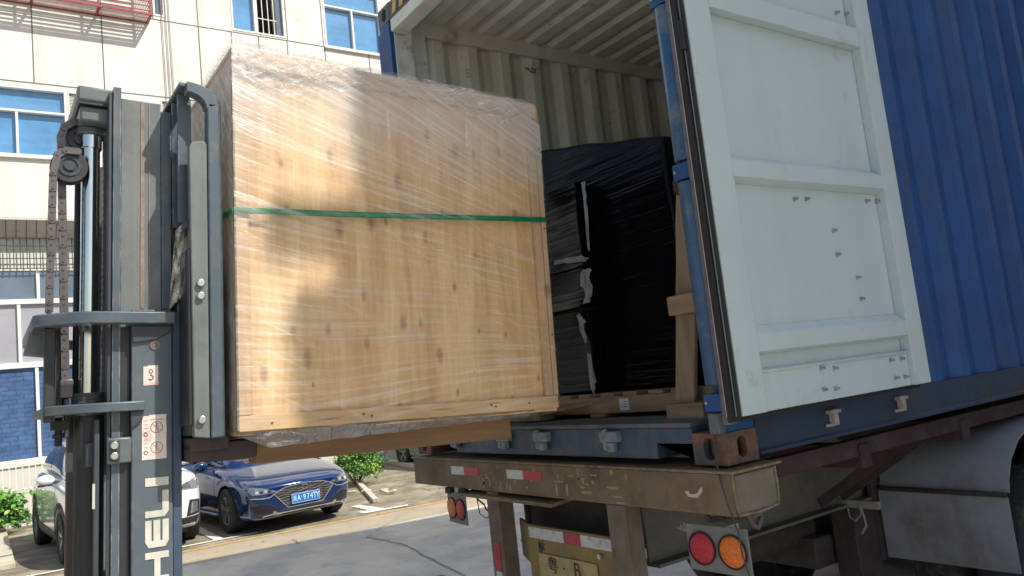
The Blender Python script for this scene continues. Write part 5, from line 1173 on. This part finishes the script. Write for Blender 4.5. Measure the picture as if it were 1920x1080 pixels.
# --- blue saloon
sed = [(0.0, .30, .50, .56, .45, .50, .62, .645), (.05, .24, .64, .71, .46, .62, .645, .685), (.18, .19, .76, .82, .5, .72, .70, .745), (.45, .17, .83, .87, .55, .77, .765, .81), (.9, .17, .85, .89, .6, .80, .84, .89), (1.3, .17, .86, .90, .6, .81, .89, .95),
       (2.3, .17, .86, .90, .6, .82, .93, .96), (3.4, .17, .86, .90, .62, .82, .95, .98), (4.1, .2, .84, .88, .62, .78, .98, 1.03), (4.45, .25, .78, .82, .6, .70, .96, .99), (4.56, .35, .66, .70, .6, .58, .88, .90)]
hs = [(1.10, .84, .90, .70, .62), (1.75, .88, 1.22, .77, .60), (2.15, .90, 1.385, .77, .57), (2.8, .91, 1.42, .77, .57), (3.4, .92, 1.35, .76, .55), (4.15, .95, 1.04, .68, .5)]
bx, by = gp(.596, 9.486)
root, bv, hv = car("parked_saloon", "dark blue saloon car with a blue number plate, parked beyond the crate", (bx+.905, by-.80), R(4), sed, housemesh(hs), .90, (.86, 3.5), .325, NAVY, 's')
wrap_top("windscreen", hv, [(-.58, 1.22), (.58, 1.22), (.50, 1.98), (-.50, 1.98)], CGL, root)
mirrored(lambda s: decal("side_window", hv, [(1.75, .96), (2.2, 1.31), (3.2, 1.32), (3.7, 1.0)], 'l' if s < 0 else 'r', CGL, root))
GRL = M("black grille mesh", (.02, .02, .022), .35, var=.3, scale=40, bump=1.0, bscale=60, spec=.8)
gpoly = [(-.46, .545), (-.30, .602), (0, .622), (.30, .602), (.46, .545), (.27, .335), (-.27, .335)]
gr = decal("grille", bv, gpoly, 'f', GRL, root, off=.006)
def outline(name, bvh, pts, wd, mat, parent, off=.012, side='f', th=.008):
    bm = nb(); P = []
    for (a, b) in zip(pts, pts[1:]):
        m_ = max(1, int(math.dist(a, b)/.04))
        for k in range(m_): t = k/m_; P.append((lerp(a[0], b[0], t), lerp(a[1], b[1], t)))
    P.append(pts[-1]); W_ = []
    for a, b in P:
        if side == 'f': h = bvh.ray_cast(Vector((a, -3, b)), Vector((0, 1, 0)))[0]
        else: h = bvh.ray_cast(Vector((-3 if side == 'l' else 3, a, b)), Vector((1 if side == 'l' else -1, 0, 0)))[0]
        if h is None: continue
        W_.append(h+(Vector((0, -off*.4, 0)) if side == 'f' else Vector((-off*.4 if side == 'l' else off*.4, 0, 0))))
    if len(W_) > 1: tube(bm, W_, wd/2, 6)
    return mo(name, bm, mat, parent)
outline("grille_surround", bv, [(-.76, .515), (-.60, .500), (-.52, .505), (-.44, .552), (-.29, .610), (0, .632), (.29, .610), (.44, .552), (.52, .505), (.60, .500), (.76, .515)], .016, CHL, root)
outline("grille_surround", bv, [(-.46, .54), (-.27, .325), (.27, .325), (.46, .54)], .014, CHL, root)
bm = nb()
for k in range(7):
    z = .365+k*.034; hw = .29+(z-.335)*.85 if z < .55 else .44-(z-.55)*2.4
    pts = []
    for j in range(19): x_ = lerp(-hw, hw, j/18); pts.append((x_, z+.008*math.sin(j*1.6+k)))
    W_ = [bv.ray_cast(Vector((a, -3, b)), Vector((0, 1, 0)))[0] for a, b in pts]; W_ = [q+Vector((0, -.009, 0)) for q in W_ if q]
    if len(W_) > 2: tube(bm, W_, .0035, 5)
mo("grille_bar", bm, M("smoked chrome", (.03, .028, .03), .4, .4), gr)
bm = nb(); h0 = bv.ray_cast(Vector((0, -3, .575)), Vector((0, 1, 0)))[0]; rr_ = nb(); 
for k in range(20):
    a = 2*math.pi*k/20; b_ = 2*math.pi*(k+1)/20; tube(bm, [(math.cos(a)*.055, h0.y-.014, .578+math.sin(a)*.030), (math.cos(b_)*.055, h0.y-.014, .578+math.sin(b_)*.030)], .004, 6)
beam(bm, (-.022, h0.y-.014, .555), (-.012, h0.y-.014, .601), .006, .007); beam(bm, (.012, h0.y-.014, .555), (.022, h0.y-.014, .601), .006, .007); beam(bm, (-.016, h0.y-.014, .574), (.016, h0.y-.014, .582), .006, .007)
mo("badge", bm, CHROME, gr); rr_.free()
h0 = bv.ray_cast(Vector((0, -3, .42)), Vector((0, 1, 0)))[0]
PB = M("blue number plate", (.02, .16, .50), .35, var=.05)
bm = nb(); box(bm, -.22, .22, h0.y-.030, h0.y-.022, .360, .500); pl = mo("number_plate", bm, PB, root, bevel=.003)
PWH = M("white plate lettering", (.62, .80, .92), .4)
bm = nb()
for b_ in ((-.215, .215, .364, .368), (-.215, .215, .492, .496), (-.215, -.211, .368, .492), (.211, .215, .368, .492)): box(bm, b_[0], b_[1], h0.y-.0325, h0.y-.0302, b_[2], b_[3])
mo("plate_border", bm, PWH, pl)
def fmx(x, z, sx=1., y=None): return Matrix(((sx, 0, 0, x), (0, 0, -1, h0.y-.0315), (0, 1, 0, z), (0, 0, 0, 1)))
text("plate_text", "湘", .088, PWH, fmx(-.172, .428, .62), pl)
for ch, x in (("A", -.108), ("9", -.022), ("7", .034), ("4", .088), ("T", .138), ("Y", .184)): text("plate_text", ch, .118, PWH, fmx(x, .429, .72), pl, depth=.001)
text("plate_text", "·", .10, PWH, fmx(-.065, .44, .9), pl)
def hl(s):
    o = decal("headlight", bv, [(s*.40, .575), (s*.52, .555), (s*.74, .56), (s*.80, .66), (s*.72, .672), (s*.60, .645), (s*.50, .608)], 'f', LENS, root, off=.008)
    for k in range(4): x_ = s*(.52+.055*k); decal("lamp_element", bv, [(x_-.018, .575), (x_+.018, .575), (x_+.018, .615), (x_-.018, .61)], 'f', LED if k % 2 else TRIM, o, off=.013)
mirrored(hl)
mirrored(lambda s: decal("fog_recess", bv, [(s*.36, .30), (s*.50, .275), (s*.70, .285), (s*.745, .40), (s*.60, .415), (s*.47, .37)], 'f', M("black bumper recess", (.012, .015, .03), .4), root, off=.005))
mirrored(lambda s: outline("fog_trim", bv, [(s*.345, .30), (s*.47, .375), (s*.60, .425), (s*.75, .408)], .010, NAVY, root))
outline("lip_trim", bv, [(-.62, .245), (-.46, .27), (-.40, .262), (.40, .262), (.46, .27), (.62, .245)], .024, CHL, root)
mirrored(lambda s: decal("lower_trim", bv, [(s*.32, .235), (s*.46, .30), (s*.49, .30), (s*.47, .235)], 'f', CHL, root, off=.012))
mirrored(lambda s: outline("bumper_skirt", bv, [(s*.0, .225), (s*.5, .215), (s*.72, .225)], .03, M("grey skirt plastic", (.22, .23, .24), .4), root))
def side_lines(s, bv, root, lines, mat=TRIM):
    for L_ in lines: outline("door_gap", bv, L_, .008, mat, root, off=-.002, side='l' if s < 0 else 'r')
mirrored(lambda s: side_lines(s, bv, root, [[(1.35, .86), (1.30, .5), (1.42, .25)], [(2.4, .90), (2.42, .28)], [(3.1, .90), (3.05, .55)]]))
mirrored(lambda s: outline("sill_trim", bv, [(1.3, .24), (3.1, .24)], .03, CHL, root, side='l' if s < 0 else 'r'))
def mir(s, root, y, z, paint, hw):
    bm = nb(); bmesh.ops.create_uvsphere(bm, u_segments=20, v_segments=12, radius=1)
    for v in bm.verts: v.co = Vector((s*(hw+.11)+v.co.x*.115, y+v.co.y*(.06 if v.co.y < 0 else .03), z+v.co.z*.075*(1 if abs(v.co.x) < .8 else .9)))
    m_ = mo("door_mirror", bm, paint, root); bm = nb(); beam(bm, (s*(hw-.08), y+.01, z-.05), (s*(hw+.06), y+.01, z-.045), .05, .03); box(bm, min(s*(hw+.03), s*(hw+.21)), max(s*(hw+.03), s*(hw+.21)), y-.03, y+.03, z-.085, z-.055); mo("mirror_base", bm, TRIM, m_, bevel=.008)
mirrored(lambda s: mir(s, root, 1.62, .97, NAVY, .86))
# --- white SUV
suv = [(0.0, .40, .50, .56, .55, .52, .90, .925), (.05, .30, .62, .70, .56, .64, .93, .96), (.17, .25, .74, .80, .6, .73, .965, 1.0), (.4, .23, .82, .86, .65, .78, 1.0, 1.04), (.85, .23, .85, .88, .7, .80, 1.03, 1.07), (1.2, .23, .86, .88, .7, .81, 1.05, 1.09),
       (2.2, .23, .86, .88, .7, .81, 1.07, 1.09), (3.2, .23, .86, .88, .72, .80, 1.10, 1.12), (3.9, .25, .84, .87, .72, .77, 1.12, 1.14), (4.2, .32, .76, .80, .7, .68, 1.10, 1.12), (4.27, .45, .66, .7, .7, .6, 1.0, 1.02)]
hs = [(1.05, .98, 1.03, .72, .66), (1.62, 1.02, 1.42, .78, .62), (1.95, 1.04, 1.60, .78, .60), (2.7, 1.05, 1.655, .78, .60), (3.5, 1.07, 1.61, .77, .58), (4.0, 1.10, 1.45, .73, .54), (4.2, 1.10, 1.20, .68, .5)]
sx_, sy_ = gp(-1.463, 9.696)
root, bv, hv = car("parked_suv", "white compact off-road car parked behind the forklift mast at the left", (sx_+.97, sy_-.83), R(3.2), suv, housemesh(hs), .88, (.86, 3.45), .345, PEARL, 'u')
wrap_top("windscreen", hv, [(-.60, 1.17), (.60, 1.17), (.52, 1.85), (-.52, 1.85)], CGL, root)
mirrored(lambda s: decal("side_window", hv, [(1.52, 1.13), (1.98, 1.50), (2.50, 1.555), (2.52, 1.13)], 'l' if s < 0 else 'r', CGL, root))
mirrored(lambda s: decal("side_window", hv, [(2.58, 1.13), (2.56, 1.555), (3.35, 1.53), (3.75, 1.24), (3.3, 1.15)], 'l' if s < 0 else 'r', CGL, root))
def cladding(s):
    sd = 'l' if s < 0 else 'r'
    for yc in (.86, 3.45):
        P = [(yc+math.cos(R(a))*.47, .345+math.sin(R(a))*.47) for a in range(-12, 193, 12)]+[(yc+math.cos(R(a))*.398, .345+math.sin(R(a))*.398) for a in range(192, -13, -12)]
        decal("arch_trim", bv, P, sd, TRIM, root, off=.008, step=.3)
    decal("sill_cladding", bv, [(1.30, .26), (3.02, .26), (3.02, .42), (1.30, .38)], sd, TRIM, root, off=.008)
    side_lines(s, bv, root, [[(1.30, 1.0), (1.26, .6), (1.36, .40)], [(2.5, 1.04), (2.5, .42)], [(3.25, 1.04), (3.15, .75), (3.0, .5)]], M("dark panel gap", (.1, .1, .1), .6))
    for y in (2.32, 3.05): bm = nb(); beam(bm, (s*.885, y-.09, .93), (s*.885, y+.09, .935), .022, .03); mo("door_handle", bm, PEARL, root, bevel=.008)
    decal("headlight", bv, [(s*.50, .80), (s*.74, .78), (s*.80, .93), (s*.66, .91), (s*.52, .86)], 'f', LENS, root, off=.008)
    decal("fog_surround", bv, [(s*.55, .42), (s*.76, .43), (s*.77, .62), (s*.60, .64)], 'f', TRIM, root, off=.006)
    decal("fog_lamp", bv, [(s*.60, .45), (s*.72, .46), (s*.725, .60), (s*.63, .61)], 'f', LENS, root, off=.012)
    outline("roof_rail", hv, [(2.0, 1.60), (3.5, 1.60)], .03, M("grey roof rail", (.3, .3, .3), .4, .6), root, side='l' if s < 0 else 'r')
    outline("lamp_outline", bv, [(s*.50, .80), (s*.74, .78), (s*.80, .93), (s*.66, .91), (s*.52, .86), (s*.50, .80)], .010, CHROME, root)
mirrored(cladding)
decal("lower_bumper", bv, [(-.70, .28), (.70, .28), (.76, .41), (-.76, .41)], 'f', TRIM, root, off=.008)
decal("grille", bv, [(-.42, .88), (.42, .88), (.36, .66), (-.36, .66)], 'f', GRL, root, off=.008)
for z in (.70, .77, .84): outline("grille_bar", bv, [(-.38, z), (.38, z)], .03, CHL, root)
mirrored(lambda s: mir(s, root, 1.50, 1.10, PEARL, .82))
# --- grey car beyond the trailer: same builder, plainer nose
gsu = [(q[0]*.86, *q[1:]) for q in suv]; ghs = [(q[0]*.86, *q[1:]) for q in hs]
gx, gy = at(800, 860, 2, GZ).x, 12.2
root, bv, hv = car("parked_hatchback", "grey green hatchback half hidden behind the trailer's far corner", (7.0, 12.3), R(0), gsu, housemesh(ghs), .88, (.74, 2.95), .33, SILV, 'h')
mirrored(lambda s: decal("side_window", hv, [(1.35, 1.13), (1.7, 1.50), (2.9, 1.52), (3.2, 1.2)], 'l' if s < 0 else 'r', CGL, root))
wrap_top("windscreen", hv, [(-.60, 1.0), (.60, 1.0), (.52, 1.6), (-.52, 1.6)], CGL, root)
def gcl(s):
    P = [(.74+math.cos(R(a))*.44, .33+math.sin(R(a))*.44) for a in range(-12, 193, 12)]+[(.74+math.cos(R(a))*.38, .33+math.sin(R(a))*.38) for a in range(192, -13, -12)]
    decal("arch_trim", bv, P, 'l' if s < 0 else 'r', TRIM, root, off=.008, step=.3)
    decal("headlight", bv, [(s*.50, .80), (s*.74, .78), (s*.80, .93), (s*.66, .91)], 'f', LENS, root, off=.008)
    side_lines(s, bv, root, [[(1.1, 1.0), (1.1, .35)], [(2.1, 1.04), (2.1, .35)]])
mirrored(gcl)
decal("lower_bumper", bv, [(-.70, .28), (.70, .28), (.76, .50), (-.76, .50)], 'f', TRIM, root, off=.008)
